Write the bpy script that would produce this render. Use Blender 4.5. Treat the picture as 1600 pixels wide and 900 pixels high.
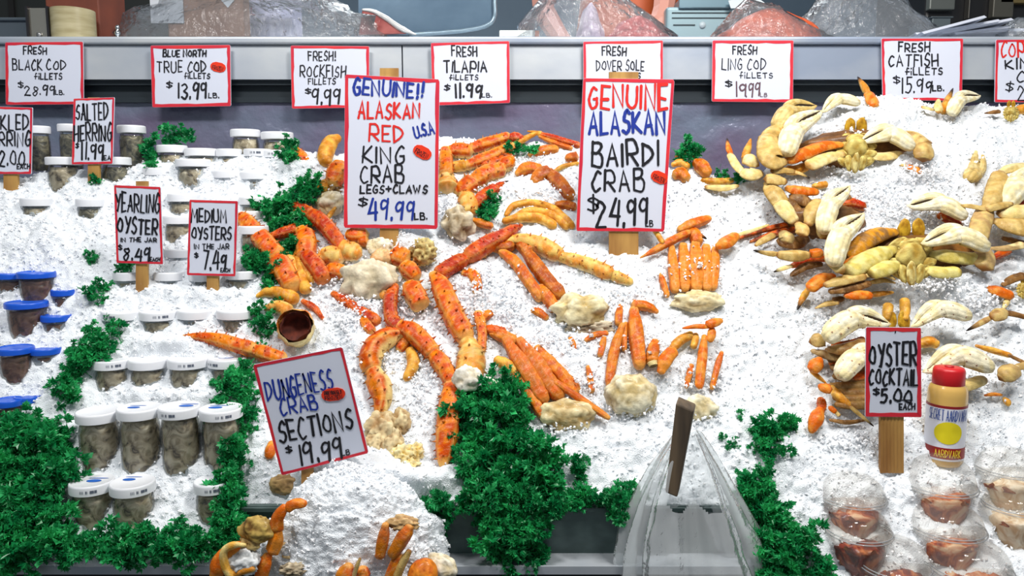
import bpy, math, random
import numpy as np
from mathutils import Vector, Matrix

for o in list(bpy.data.objects):
    bpy.data.objects.remove(o)
SC = bpy.context.scene
COL = SC.collection
random.seed(7)
RNG = np.random.default_rng(11)

# ------------------------------------------------------------------ camera, world, lamps, exposure
CAM_Z, PITCH, FPX = 1.35, math.radians(7.0), 1200.0
cam_data = bpy.data.cameras.new('camera')
cam_data.sensor_width = 36.0
cam_data.lens = 36.0 * FPX / 1600.0
cam_data.clip_start = 0.02
cam = bpy.data.objects.new('camera', cam_data)
cam.location = (0, 0, CAM_Z)
cam.rotation_euler = (math.pi / 2 - PITCH, 0, 0)
COL.objects.link(cam)
SC.camera = cam

SC.view_settings.view_transform = 'Standard'
SC.view_settings.look = 'None'
SC.view_settings.gamma = 1.0
SC.view_settings.use_curve_mapping = False
SC.view_settings.exposure = -0.08
SC.cycles.transparent_max_bounces = 40
SC.cycles.max_bounces = 14

world = bpy.data.worlds.new('market_hall')
SC.world = world
world.use_nodes = True
world.node_tree.nodes['Background'].inputs[0].default_value = (0.80, 0.90, 1.0, 1)
world.node_tree.nodes['Background'].inputs[1].default_value = 0.26


def lamp(name, loc, target, sx, sy, power, color=(1, 1, 1)):
    d = bpy.data.lights.new(name, 'AREA')
    d.shape = 'RECTANGLE'
    d.size, d.size_y = sx, sy
    d.energy = power
    d.color = color
    o = bpy.data.objects.new(name, d)
    o.location = loc
    o.rotation_euler = (Vector(target) - Vector(loc)).to_track_quat('-Z', 'Y').to_euler()
    COL.objects.link(o)
    return o


lamp('ceiling_lamp', (-0.95, 0.65, 3.0), (-0.8, 1.6, 1.0), 0.7, 0.25, 30, (1.0, 0.98, 0.96))
lamp('ceiling_lamp', (0.85, 0.55, 3.0), (0.8, 1.6, 1.0), 0.7, 0.25, 39, (1.0, 0.97, 0.93))
lamp('ceiling_lamp', (0.35, 1.25, 2.75), (0.45, 1.75, 1.2), 0.25, 0.25, 17, (1.0, 0.97, 0.93))
lamp('ceiling_lamp', (0.0, 3.2, 3.2), (0.0, 2.8, 1.6), 1.8, 0.4, 26, (0.9, 0.96, 1.0))

# ------------------------------------------------------------------ where things stand
CP, SP = math.cos(PITCH), math.sin(PITCH)
CAMP = np.array([0.0, 0.0, CAM_Z])
TH = math.atan(1.127)                       # slope of the ice bed
NRM = np.array([0.0, -math.sin(TH), math.cos(TH)])
TAN = np.array([0.0, math.cos(TH), math.sin(TH)])
Q0 = np.array([0.0, 1.36, CAM_Z - 0.585])   # a point of the bed


def ray(px, py):
    x, up = (px - 800.0) / FPX, (450.0 - py) / FPX
    return np.array([x, CP + up * SP, -SP + up * CP])


def P(px, py, lift=0.0):
    """point of the sloping bed (raised by lift) seen at px, py of the photo"""
    d = ray(px, py)
    t = (NRM @ (Q0 - CAMP) + lift) / (NRM @ d)
    return CAMP + d * t


def PY(px, py, Y):
    """point of the upright plane at depth Y"""
    d = ray(px, py)
    return CAMP + d * (Y / d[1])


def PZ(px, py, Z):
    d = ray(px, py)
    return CAMP + d * ((Z - CAM_Z) / d[2])


def depth(p):
    return p[1] * CP - (p[2] - CAM_Z) * SP


def metre(p, npx):
    return npx * depth(p) / FPX


def to_px(p):
    """array of points -> photo coordinates (used to lay out the ice heaps)"""
    d = p[..., 1] * CP - (p[..., 2] - CAM_Z) * SP
    up = p[..., 1] * SP + (p[..., 2] - CAM_Z) * CP
    return 800 + FPX * p[..., 0] / d, 450 - FPX * up / d


# ------------------------------------------------------------------ colours and materials
def lin(c):
    c = np.array(c[:3], float) / 255.0
    return np.where(c <= 0.04045, c / 12.92, ((c + 0.055) / 1.055) ** 2.4)


def rgba(c):
    l = lin(c)
    return (float(l[0]), float(l[1]), float(l[2]), 1.0)


def new_mat(name):
    m = bpy.data.materials.new(name)
    m.use_nodes = True
    nt = m.node_tree
    return m, nt, nt.nodes['Principled BSDF']


def noise_bump(nt, bsdf, scale, strength, dist=0.002, detail=4.0):
    tc = nt.nodes.new('ShaderNodeTexCoord')
    n = nt.nodes.new('ShaderNodeTexNoise')
    n.inputs['Scale'].default_value = scale
    n.inputs['Detail'].default_value = detail
    b = nt.nodes.new('ShaderNodeBump')
    b.inputs['Strength'].default_value = strength
    b.inputs['Distance'].default_value = dist
    nt.links.new(tc.outputs['Object'], n.inputs['Vector'])
    nt.links.new(n.outputs['Fac'], b.inputs['Height'])
    nt.links.new(b.outputs['Normal'], bsdf.inputs['Normal'])
    return tc, n, b


def plain(name, c, rough=0.5, metal=0.0, coat=0.0, bump=None, var=None):
    m, nt, b = new_mat(name)
    b.inputs['Base Color'].default_value = rgba(c)
    b.inputs['Roughness'].default_value = rough
    b.inputs['Metallic'].default_value = metal
    b.inputs['Coat Weight'].default_value = coat
    if bump:
        noise_bump(nt, b, *bump)
    if var:                                   # (second colour, scale, stretch)
        tc = nt.nodes.new('ShaderNodeTexCoord')
        mp = nt.nodes.new('ShaderNodeMapping')
        mp.inputs['Scale'].default_value = var[2]
        n = nt.nodes.new('ShaderNodeTexNoise')
        n.inputs['Scale'].default_value = var[1]
        n.inputs['Detail'].default_value = 5
        r = nt.nodes.new('ShaderNodeValToRGB')
        r.color_ramp.elements[0].position = 0.35
        r.color_ramp.elements[1].position = 0.65
        r.color_ramp.elements[0].color = rgba(c)
        r.color_ramp.elements[1].color = rgba(var[0])
        nt.links.new(tc.outputs['Object'], mp.inputs['Vector'])
        nt.links.new(mp.outputs['Vector'], n.inputs['Vector'])
        nt.links.new(n.outputs['Fac'], r.inputs['Fac'])
        nt.links.new(r.outputs['Color'], b.inputs['Base Color'])
    return m


def film(name, tint, haze, gloss_rough=0.12, gloss=1.0, bump=None, haze_col=(225, 230, 235)):
    """thin clear plastic or glass: see-through, a glossy skin, a little haze"""
    m, nt, b = new_mat(name)
    nt.nodes.remove(b)
    out = nt.nodes['Material Output']
    tr = nt.nodes.new('ShaderNodeBsdfTransparent')
    tr.inputs['Color'].default_value = rgba(tint)
    gl = nt.nodes.new('ShaderNodeBsdfGlossy')
    gl.inputs['Roughness'].default_value = gloss_rough
    df = nt.nodes.new('ShaderNodeBsdfDiffuse')
    df.inputs['Color'].default_value = rgba(haze_col)
    fr = nt.nodes.new('ShaderNodeFresnel')
    fr.inputs['IOR'].default_value = 1.45
    ml = nt.nodes.new('ShaderNodeMath')
    ml.operation = 'MULTIPLY'
    ml.inputs[1].default_value = gloss
    m1 = nt.nodes.new('ShaderNodeMixShader')
    m1.inputs[0].default_value = haze
    m2 = nt.nodes.new('ShaderNodeMixShader')
    nt.links.new(fr.outputs[0], ml.inputs[0])
    nt.links.new(ml.outputs[0], m2.inputs[0])
    nt.links.new(tr.outputs[0], m1.inputs[1])
    nt.links.new(df.outputs[0], m1.inputs[2])
    nt.links.new(m1.outputs[0], m2.inputs[1])
    nt.links.new(gl.outputs[0], m2.inputs[2])
    nt.links.new(m2.outputs[0], out.inputs['Surface'])
    if bump:
        tc, n, bp = noise_bump(nt, gl, *bump)
        nt.links.new(bp.outputs['Normal'], fr.inputs['Normal'])
    return m


def shell_mat(name, rough, bump_scale, bump_str, mottle=(0.75, 1.1), coat=0.25, sss=0.0):
    """takes the thing's own colouring from its Col attribute"""
    m, nt, b = new_mat(name)
    at = nt.nodes.new('ShaderNodeAttribute')
    at.attribute_name = 'Col'
    tc = nt.nodes.new('ShaderNodeTexCoord')
    n = nt.nodes.new('ShaderNodeTexNoise')
    n.inputs['Scale'].default_value = 90
    n.inputs['Detail'].default_value = 6
    r = nt.nodes.new('ShaderNodeMapRange')
    r.inputs[1].default_value, r.inputs[2].default_value = 0.3, 0.7
    r.inputs[3].default_value, r.inputs[4].default_value = mottle
    mx = nt.nodes.new('ShaderNodeVectorMath')
    mx.operation = 'SCALE'
    nt.links.new(tc.outputs['Object'], n.inputs['Vector'])
    nt.links.new(n.outputs['Fac'], r.inputs[0])
    nt.links.new(at.outputs['Color'], mx.inputs[0])
    nt.links.new(r.outputs[0], mx.inputs['Scale'])
    nt.links.new(mx.outputs[0], b.inputs['Base Color'])
    b.inputs['Roughness'].default_value = rough
    b.inputs['Coat Weight'].default_value = coat
    b.inputs['Specular IOR Level'].default_value = 0.16
    b.inputs['Coat Roughness'].default_value = 0.15
    if sss:
        b.inputs['Subsurface Weight'].default_value = sss
        b.inputs['Subsurface Radius'].default_value = (0.01, 0.006, 0.003)
        b.inputs['Subsurface Scale'].default_value = 0.5
    nb = nt.nodes.new('ShaderNodeTexNoise')
    nb.inputs['Scale'].default_value = bump_scale
    nb.inputs['Detail'].default_value = 4
    bp = nt.nodes.new('ShaderNodeBump')
    bp.inputs['Strength'].default_value = bump_str
    bp.inputs['Distance'].default_value = 0.002
    nt.links.new(tc.outputs['Object'], nb.inputs['Vector'])
    nt.links.new(nb.outputs['Fac'], bp.inputs['Height'])
    nt.links.new(bp.outputs['Normal'], b.inputs['Normal'])
    return m


def ice_mat(name, base, rough, trans, bump):
    m, nt, b = new_mat(name)
    b.inputs['Base Color'].default_value = (*base, 1)
    b.inputs['Roughness'].default_value = rough
    b.inputs['IOR'].default_value = 1.31
    b.inputs['Transmission Weight'].default_value = trans
    if bump:
        noise_bump(nt, b, *bump)
    return m


MAT = {}
MAT['shell'] = shell_mat('wet_crab_shell', 0.30, 420, 0.5, (0.8, 1.08), 0.05)
MAT['meat'] = shell_mat('pale_crab_flesh', 0.45, 140, 0.6, (0.72, 1.08), 0.15)
MAT['ice'] = ice_mat('crushed_ice', (0.86, 0.90, 0.94), 0.35, 0.0, (420, 0.75, 0.004, 6.0))
MAT['chip'] = ice_mat('ice_chip', (0.94, 0.95, 0.97), 0.18, 0.0, None)
MAT['card'] = plain('white_card', (216, 221, 236), 0.4)
MAT['red_ink'] = plain('red_marker_border', (222, 44, 52), 0.5, var=((200, 30, 62), 9, (1, 1, 1)))
MAT['red'] = plain('red_marker', (220, 34, 26), 0.5)
MAT['black'] = plain('black_marker', (18, 18, 26), 0.5)
MAT['blue'] = plain('blue_marker', (22, 50, 150), 0.5)
MAT['faded'] = plain('faded_marker', (96, 70, 80), 0.6)
MAT['sticker'] = plain('red_sticker', (232, 58, 26), 0.35)
MAT['wood'] = plain('wooden_stake', (196, 152, 82), 0.6, var=((150, 104, 50), 30, (1, 1, 0.12)))
MAT['old_wood'] = plain('weathered_wood', (112, 94, 72), 0.65, var=((66, 55, 44), 40, (1, 1, 0.1)))
MAT['steel'] = plain('brushed_steel', (214, 218, 220), 0.42, 0.45, var=((158, 170, 190), 1.6, (1, .3, 2)), bump=(40, 0.15, 0.002))  # second tone puts blue-grey reflection patches into the steel colour
MAT['dark_steel'] = plain('dark_wet_steel', (92, 110, 108), 0.4, 0.2, var=((58, 74, 72), 8, (1, 1, 2)))
MAT['channel_and_shadow'] = plain('dark_channel', (44, 52, 58), 0.45, 0.3)
MAT['panel'] = plain('film_wrapped_panel', (112, 122, 142), 0.22, 0.15, coat=0.6, var=((112, 102, 128), 3.5, (1, 1, 2)), bump=(14, 0.6, 0.02))
MAT['lid_white'] = plain('white_plastic_lid', (232, 234, 238), 0.4)
MAT['lid_blue'] = plain('blue_plastic_lid', (22, 88, 205), 0.35)
MAT['print'] = plain('grey_print', (96, 104, 120), 0.6)
MAT['print_blue'] = plain('blue_print', (40, 100, 190), 0.5)
MAT['glass'] = film('clear_jar', (250, 252, 251), 0.03, 0.05, 0.8)
MAT['cup'] = film('clear_cup_plastic', (255, 254, 252), 0.05, 0.06, 0.45, None, (240, 236, 228))
MAT['rim'] = film('cup_rim', (252, 252, 250), 0.35, 0.06, 1.0)
MAT['bag'] = film('thin_clear_bag', (252, 254, 254), 0.30, 0.16, 0.7, (40, 0.8, 0.01), (240, 244, 246))
MAT['bag_thick'] = film('crumpled_clear_bag', (244, 248, 252), 0.12, 0.12, 1.6, (45, 1.0, 0.012))
MAT['leaf'] = None


def content_mat(name, c1, c2, c3, scale):
    m, nt, b = new_mat(name)
    tc = nt.nodes.new('ShaderNodeTexCoord')
    n = nt.nodes.new('ShaderNodeTexNoise')
    n.inputs['Scale'].default_value = scale
    n.inputs['Detail'].default_value = 3
    n.inputs['Distortion'].default_value = 1.6
    r = nt.nodes.new('ShaderNodeValToRGB')
    e = r.color_ramp.elements
    e[0].position, e[1].position = 0.36, 0.62
    e[0].color, e[1].color = rgba(c1), rgba(c3)
    k = e.new(0.48)
    k.color = rgba(c2)
    nt.links.new(tc.outputs['Object'], n.inputs['Vector'])
    nt.links.new(n.outputs['Fac'], r.inputs['Fac'])
    nt.links.new(r.outputs['Color'], b.inputs['Base Color'])
    b.inputs['Roughness'].default_value = 0.3
    bp = nt.nodes.new('ShaderNodeBump')
    bp.inputs['Strength'].default_value = 0.8
    bp.inputs['Distance'].default_value = 0.006
    nt.links.new(n.outputs['Fac'], bp.inputs['Height'])
    nt.links.new(bp.outputs['Normal'], b.inputs['Normal'])
    return m


MAT['oysters'] = content_mat('oysters_in_liquor', (86, 74, 60), (188, 170, 138), (236, 222, 194), 36)
MAT['dark_fish'] = content_mat('herring_pieces', (56, 56, 50), (116, 110, 92), (170, 160, 130), 45)
MAT['brown_meat'] = content_mat('brown_meat', (76, 46, 34), (136, 88, 64), (170, 124, 98), 38)
MAT['sauce'] = content_mat('cocktail_with_oysters', (120, 30, 14), (190, 104, 54), (222, 186, 150), 26)
MAT['sauce_dark'] = content_mat('dark_cocktail_sauce', (70, 14, 8), (130, 40, 18), (196, 120, 70), 26)
MAT['sauce_pale'] = content_mat('pale_shrimp_cocktail', (196, 160, 120), (220, 200, 172), (236, 226, 206), 26)


def leaf_mat():
    m, nt, b = new_mat('parsley_leaf')
    tc = nt.nodes.new('ShaderNodeTexCoord')
    n = nt.nodes.new('ShaderNodeTexNoise')
    n.inputs['Scale'].default_value = 28
    r = nt.nodes.new('ShaderNodeValToRGB')
    r.color_ramp.elements[0].position = 0.35
    r.color_ramp.elements[1].position = 0.7
    r.color_ramp.elements[0].color = rgba((12, 128, 70))
    r.color_ramp.elements[1].color = rgba((60, 196, 112))
    nt.links.new(tc.outputs['Object'], n.inputs['Vector'])
    nt.links.new(n.outputs['Fac'], r.inputs['Fac'])
    nt.links.new(r.outputs['Color'], b.inputs['Base Color'])
    b.inputs['Roughness'].default_value = 0.30
    tl = nt.nodes.new('ShaderNodeBsdfTranslucent')
    nt.links.new(r.outputs['Color'], tl.inputs['Color'])
    mx = nt.nodes.new('ShaderNodeMixShader')
    mx.inputs[0].default_value = 0.35
    out = nt.nodes['Material Output']
    nt.links.new(b.outputs[0], mx.inputs[1])
    nt.links.new(tl.outputs[0], mx.inputs[2])
    nt.links.new(mx.outputs[0], out.inputs['Surface'])
    return m


MAT['leaf'] = leaf_mat()


# ------------------------------------------------------------------ objects
def thing(name, label, cat, loc=(0, 0, 0), group=None):
    o = bpy.data.objects.new(name, None)
    o.empty_display_size = 0.02
    o.location = [float(v) for v in loc]
    COL.objects.link(o)
    o['label'], o['category'] = label, cat
    if group:
        o['group'] = group
    return o


def tag(o, label, cat, group=None, kind=None):
    o['label'], o['category'] = label, cat
    if group:
        o['group'] = group
    if kind:
        o['kind'] = kind
    return o


def origin_of(parent):
    q = np.zeros(3)
    while parent is not None:
        q = q + np.array(parent.location)
        parent = parent.parent
    return q


def mesh_obj(name, V, F, mat, parent=None, cols=None, smooth=True):
    """links world-space vertices as ONE mesh object; with a parent they move with it"""
    V = np.asarray(V, float).reshape(-1, 3) - origin_of(parent)
    me = bpy.data.meshes.new(name)
    if parent is None:
        c = V.mean(0)
        c[2] = V[:, 2].min()
        V = V - c
    me.from_pydata(V.tolist(), [], [list(map(int, f)) for f in F])
    if cols is not None:
        a = me.attributes.new('Col', 'FLOAT_COLOR', 'POINT')
        cc = np.ones((len(V), 4), np.float32)
        cc[:, :3] = cols
        a.data.foreach_set('color', cc.ravel())
    if smooth:
        me.polygons.foreach_set('use_smooth', np.ones(len(me.polygons), bool))
    me.materials.append(mat)
    me.update()
    o = bpy.data.objects.new(name, me)
    COL.objects.link(o)
    if parent is not None:
        o.parent = parent
    else:
        o.location = [float(v) for v in c]
    return o


class MB:
    """collects shapes for one mesh"""
    def __init__(s):
        s.V, s.F, s.C, s.n = [], [], [], 0

    def add(s, V, F, C=None):
        V = np.asarray(V, float).reshape(-1, 3)
        s.V.append(V)
        s.F += [[i + s.n for i in f] for f in F]
        s.C.append(np.broadcast_to(np.array(C if C is not None else (1, 1, 1), float), V.shape))
        s.n += len(V)

    def box(s, lo, hi, C=None):
        x0, y0, z0 = lo
        x1, y1, z1 = hi
        s.add([(x0, y0, z0), (x1, y0, z0), (x1, y1, z0), (x0, y1, z0), (x0, y0, z1), (x1, y0, z1), (x1, y1, z1), (x0, y1, z1)],
              [(3, 2, 1, 0), (4, 5, 6, 7), (0, 1, 5, 4), (1, 2, 6, 5), (2, 3, 7, 6), (3, 0, 4, 7)], C)

    def lathe(s, c, prof, n=28, axis=None, C=None, cap=True, sx=1.0):
        """prof: (radius, height) pairs about an upright axis through c"""
        V, F = [], []
        for r, h in prof:
            for k in range(n):
                a = 2 * math.pi * k / n
                V.append((c[0] + sx * r * math.cos(a), c[1] + r * math.sin(a), c[2] + h))
        m = len(prof)
        for i in range(m - 1):
            for k in range(n):
                k2 = (k + 1) % n
                F.append((i * n + k, i * n + k2, (i + 1) * n + k2, (i + 1) * n + k))
        if cap:
            F.append(tuple(reversed(range(n))))
            F.append(tuple(range((m - 1) * n, m * n)))
        s.add(V, F, C)

    def build(s, name, mat, parent=None, smooth=True, cols=False):
        return mesh_obj(name, np.vstack(s.V), s.F, mat, parent, np.vstack(s.C) if cols else None, smooth)


def bevel(o, w, seg=2):
    m = o.modifiers.new('bevel', 'BEVEL')
    m.width, m.segments, m.limit_method = w, seg, 'ANGLE'
    return o


def vnoise(x, y, seed=0):
    """smooth value noise, vectorised"""
    x, y = np.asarray(x, float), np.asarray(y, float)
    xi, yi = np.floor(x).astype(np.int64), np.floor(y).astype(np.int64)
    fx, fy = x - xi, y - yi
    fx, fy = fx * fx * (3 - 2 * fx), fy * fy * (3 - 2 * fy)

    def h(a, b):
        n = (a * 374761393 + b * 668265263 + seed * 982451653) & 0xFFFFFFFF
        n = ((n ^ (n >> 13)) * 1274126177) & 0xFFFFFFFF
        n = n ^ (n >> 16)
        return (n & 0xFFFF) / 65535.0
    return (h(xi, yi) * (1 - fx) + h(xi + 1, yi) * fx) * (1 - fy) + (h(xi, yi + 1) * (1 - fx) + h(xi + 1, yi + 1) * fx) * fy


def noise3(p, seed=0):
    """smooth value noise in space"""
    p = np.asarray(p, float) + 17.3
    i = np.floor(p).astype(np.int64)
    f = p - i
    f = f * f * (3 - 2 * f)

    def h(a, b, c):
        n = (a * 374761393 + b * 668265263 + c * 2147483647 + seed * 982451653) & 0xFFFFFFFF
        n = ((n ^ (n >> 13)) * 1274126177) & 0xFFFFFFFF
        n = ((n ^ (n >> 15)) * 2246822519) & 0xFFFFFFFF
        n = n ^ (n >> 16)
        return (n & 0xFFFF) / 65535.0
    x, y, z = i[:, 0], i[:, 1], i[:, 2]
    fx, fy, fz = f[:, 0], f[:, 1], f[:, 2]
    out = 0
    for dz in (0, 1):
        lay = (h(x, y, z + dz) * (1 - fx) + h(x + 1, y, z + dz) * fx) * (1 - fy) + (h(x, y + 1, z + dz) * (1 - fx) + h(x + 1, y + 1, z + dz) * fx) * fy
        out = out + lay * (fz if dz else 1 - fz)
    return out


def catmull(pts, n):
    """n samples of a smooth curve through the rows of pts"""
    pts = np.asarray(pts, float)
    if len(pts) == 1:
        return np.repeat(pts, n, 0)
    if len(pts) == 2:
        t = np.linspace(0, 1, n)[:, None]
        return pts[0] * (1 - t) + pts[1] * t
    q = np.vstack([2 * pts[0] - pts[1], pts, 2 * pts[-1] - pts[-2]])
    m = len(pts) - 1
    out = []
    for t in np.linspace(0, m, n):
        i = min(int(t), m - 1)
        u = t - i
        a, b, c, d = q[i], q[i + 1], q[i + 2], q[i + 3]
        out.append(0.5 * (2 * b + (c - a) * u + (2 * a - 5 * b + 4 * c - d) * u * u + (3 * b - a - 3 * c + d) * u ** 3))
    return np.array(out)
# ------------------------------------------------------------------ the ice bed
TOP_EDGE = np.array([(-250, 285), (0, 283), (90, 272), (200, 262), (240, 246), (330, 240), (440, 236), (500, 246), (540, 238), (690, 212), (780, 222), (880, 222),
                     (1060, 262), (1150, 284), (1185, 282), (1215, 232), (1262, 190), (1330, 158), (1400, 156), (1450, 176), (1540, 166), (1850, 164)], float)
BOT_EDGE = np.array([(-250, 884), (350, 884), (366, 792), (1186, 794), (1212, 830), (1225, 1300), (1900, 1300)], float)
HEAPS = [  # centre x, y, half widths, height in metres
    (1490, 225, 120, 55, 0.035), (1380, 178, 60, 22, 0.03), (1310, 285, 70, 26, 0.012), (1470, 295, 90, 30, 0.02),
    (1450, 442, 62, 20, 0.045), (1530, 455, 40, 25, 0.03), (1420, 262, 60, 14, 0.03), (1330, 205, 40, 16, 0.035),
    (706, 330, 22, 26, 0.035), (640, 368, 40, 14, 0.018), (545, 748, 66, 36, 0.10), (640, 764, 50, 24, 0.06), (700, 755, 30, 22, 0.03),
    (560, 500, 40, 50, 0.018), (620, 380, 60, 14, 0.015), (750, 430, 30, 30, 0.012), (850, 300, 60, 20, 0.014), (770, 290, 40, 18, 0.01),
    (1010, 440, 30, 40, 0.018), (1075, 300, 60, 20, 0.01), (1090, 415, 40, 22, 0.022), (880, 560, 40, 30, 0.008), (960, 700, 110, 40, 0.012),
    (1180, 420, 40, 60, 0.012), (1230, 720, 60, 50, 0.012), (60, 370, 90, 40, 0.016), (310, 460, 90, 14, 0.012), (270, 540, 90, 12, 0.012),
    (270, 620, 80, 14, 0.014), (470, 265, 60, 18, 0.018), (300, 270, 110, 8, 0.01), (30, 505, 60, 10, 0.01), (1060, 360, 60, 12, 0.012),
    (690, 590, 26, 60, 0.01), (1330, 690, 40, 20, 0.008), (190, 848, 50, 12, 0.02), (1343, 812, 40, 22, -.03), (1353, 872, 44, 24, -.03), (1485, 796, 44, 22, -.03), (1496, 862, 44, 22, -.03), (1590, 770, 40, 22, -.03), (1600, 835, 40, 22, -.03), (1412, 930, 50, 30, -.03), (1536, 930, 50, 30, -.03), (1530, 690, 60, 40, 0.01)]


def heap_height(px, py):
    h = np.zeros_like(px)
    for cx, cy, rx, ry, a in HEAPS:
        h = h + a * np.exp(-((px - cx) / rx) ** 2 - ((py - cy) / ry) ** 2)
    return h


def surf(px, py):
    """point on the heaped ice seen near px, py"""
    h = 0.0
    for _ in range(2):
        h = float(heap_height(np.array([px], float), np.array([py], float))[0])
    return P(px, py, h)


def build_ice():
    step = 0.0041
    us = np.arange(-1.55, 1.62, step)
    vs = np.arange(-0.20, 1.20, step)
    U, Vv = np.meshgrid(us, vs)
    B = Q0[None, None, :] + U[..., None] * np.array([1.0, 0, 0]) + Vv[..., None] * TAN
    px, py = to_px(B)
    n = heap_height(px, py)
    n += 0.016 * (vnoise(U / 0.11, Vv / 0.11, 1) - 0.5) + 0.012 * (vnoise(U / 0.04, Vv / 0.04, 2) - 0.5)
    n += 0.009 * (vnoise(U / 0.014, Vv / 0.014, 3) - 0.5)
    rid = 1 - np.abs(2 * vnoise(U / 0.009, Vv / 0.009, 4) - 1)
    n += 0.006 * (rid - 0.5) + 0.0035 * (vnoise(U / 0.0048, Vv / 0.0048, 6) - 0.5)
    wob = 10 * (vnoise(U / 0.05, Vv / 0.3, 9) - 0.5)
    te = np.interp(px, TOP_EDGE[:, 0], TOP_EDGE[:, 1]) + wob
    be = np.interp(px, BOT_EDGE[:, 0], BOT_EDGE[:, 1]) + wob * 0.4
    over = np.maximum(0, te - py)
    n -= 0.009 * over
    under = np.maximum(0, py - be)
    n -= 0.02 * under
    keep = (over < 16) & (under < 8)
    pts = B + n[..., None] * NRM
    return us, vs, pts, keep


def grid_mesh(name, pts, keep, mat):
    r, c = keep.shape
    idx = np.arange(r * c).reshape(r, c)
    ok = keep[:-1, :-1] & keep[1:, :-1] & keep[:-1, 1:] & keep[1:, 1:]
    q = np.stack([idx[:-1, :-1], idx[:-1, 1:], idx[1:, 1:], idx[1:, :-1]], -1)[ok]
    used = np.unique(q)
    remap = np.full(r * c, -1)
    remap[used] = np.arange(len(used))
    q = remap[q]
    V = pts.reshape(-1, 3)[used]
    return big_mesh(name, V, q, mat)


def big_mesh(name, V, Q, mat, smooth=True):
    k = Q.shape[1]
    c = V.mean(0)
    c[2] = V[:, 2].min()
    me = bpy.data.meshes.new(name)
    me.vertices.add(len(V))
    me.vertices.foreach_set('co', (V - c).astype(np.float32).ravel())
    me.loops.add(Q.size)
    me.loops.foreach_set('vertex_index', Q.astype(np.int32).ravel())
    me.polygons.add(len(Q))
    me.polygons.foreach_set('loop_start', np.arange(0, Q.size, k, dtype=np.int32))
    me.update(calc_edges=True)
    me.polygons.foreach_set('use_smooth', np.full(len(Q), smooth))
    me.materials.append(mat)
    me.validate()
    o = bpy.data.objects.new(name, me)
    o.location = [float(v) for v in c]
    COL.objects.link(o)
    return o


US, VS, ICE, KEEP = build_ice()
ice = grid_mesh('crushed_ice', ICE, KEEP, MAT['ice'])
tag(ice, 'white sloping bed of crushed ice under the jars, crabs and cups', 'ice', kind='stuff')

OCT_F = np.array([(0, 2, 4), (2, 1, 4), (1, 3, 4), (3, 0, 4), (2, 0, 5), (1, 2, 5), (3, 1, 5), (0, 3, 5)])
OCT_V = np.array([(1, 0, 0), (-1, 0, 0), (0, 1, 0), (0, -1, 0), (0, 0, 1), (0, 0, -1)], float)


def shards(centres, lo, hi, name, mat):
    N = len(centres)
    sz = RNG.uniform(lo, hi, (N, 1)) * RNG.uniform(0.35, 1.0, (N, 3))
    A = RNG.normal(size=(N, 3, 3))
    R, _ = np.linalg.qr(A)
    V = OCT_V[None] * RNG.uniform(0.6, 1.2, (N, 6, 1)) * sz[:, None, :]
    V = np.einsum('nij,nkj->nki', R, V) + centres[:, None, :]
    Fq = (OCT_F[None] + 6 * np.arange(N)[:, None, None]).reshape(-1, 3)
    return big_mesh(name, V.reshape(-1, 3), Fq, mat, smooth=False)


def ice_sample(N):
    r, c = KEEP.shape
    out = []
    while len(out) < N:
        i, j = RNG.integers(0, r, 4 * N), RNG.integers(0, c, 4 * N)
        m = KEEP[i, j]
        out = np.vstack([np.array(out).reshape(-1, 3), ICE[i[m], j[m]]])
    return out[:N]


cen = ice_sample(26000) + RNG.normal(0, 0.0012, (26000, 3)) + NRM * 0.0015
tag(shards(cen, 0.0022, 0.0058, 'ice_chips', MAT['chip']), 'glassy chips of ice strewn all over the white ice bed', 'ice', kind='stuff')

# loose ice thrown over the crab pieces
PILES = [(470, 440, 40, 10), (560, 470, 50, 16), (640, 470, 30, 30), (520, 440, 40, 10), (600, 560, 40, 30), (655, 600, 24, 50), (760, 440, 50, 30), (800, 480, 50, 30), (880, 530, 50, 20),
         (960, 460, 50, 20), (1085, 420, 44, 34), (1000, 540, 40, 20), (1090, 590, 40, 20), (860, 300, 50, 14), (830, 250, 40, 10), (760, 300, 40, 12), (700, 330, 26, 24), (560, 420, 30, 14), (490, 300, 40, 10),
         (980, 640, 50, 14), (880, 670, 50, 10), (1090, 650, 36, 12), (900, 600, 40, 20), (820, 560, 30, 20), (740, 470, 20, 40), (690, 480, 14, 30), (540, 500, 30, 30), (640, 390, 40, 12),
         (1460, 440, 70, 20), (1350, 300, 80, 26), (1440, 270, 60, 16), (1470, 340, 60, 20), (1540, 470, 50, 20), (1320, 210, 40, 12), (1330, 690, 50, 16), (1500, 600, 60, 20), (1290, 500, 30, 20), (1410, 330, 50, 16)]
pc = []
for cx, cy, rx, ry in PILES:
    for _ in range(int(rx * ry * 0.16) + 40):
        x, y = RNG.normal(cx, rx * .55), RNG.normal(cy, ry * .55)
        pc.append(P(x, y, float(heap_height(np.array([x]), np.array([y]))[0]) + abs(RNG.normal(0, .010))))
tag(shards(np.array(pc), 0.003, 0.0075, 'ice_chips', MAT['chip']), 'coarser ice chips heaped over the crab pieces in the middle and right', 'ice', kind='stuff')

# heap of ice in front of the steel trough, under the sign for crab sections
HEAP_C = PY(552, 880, 1.295)


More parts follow.
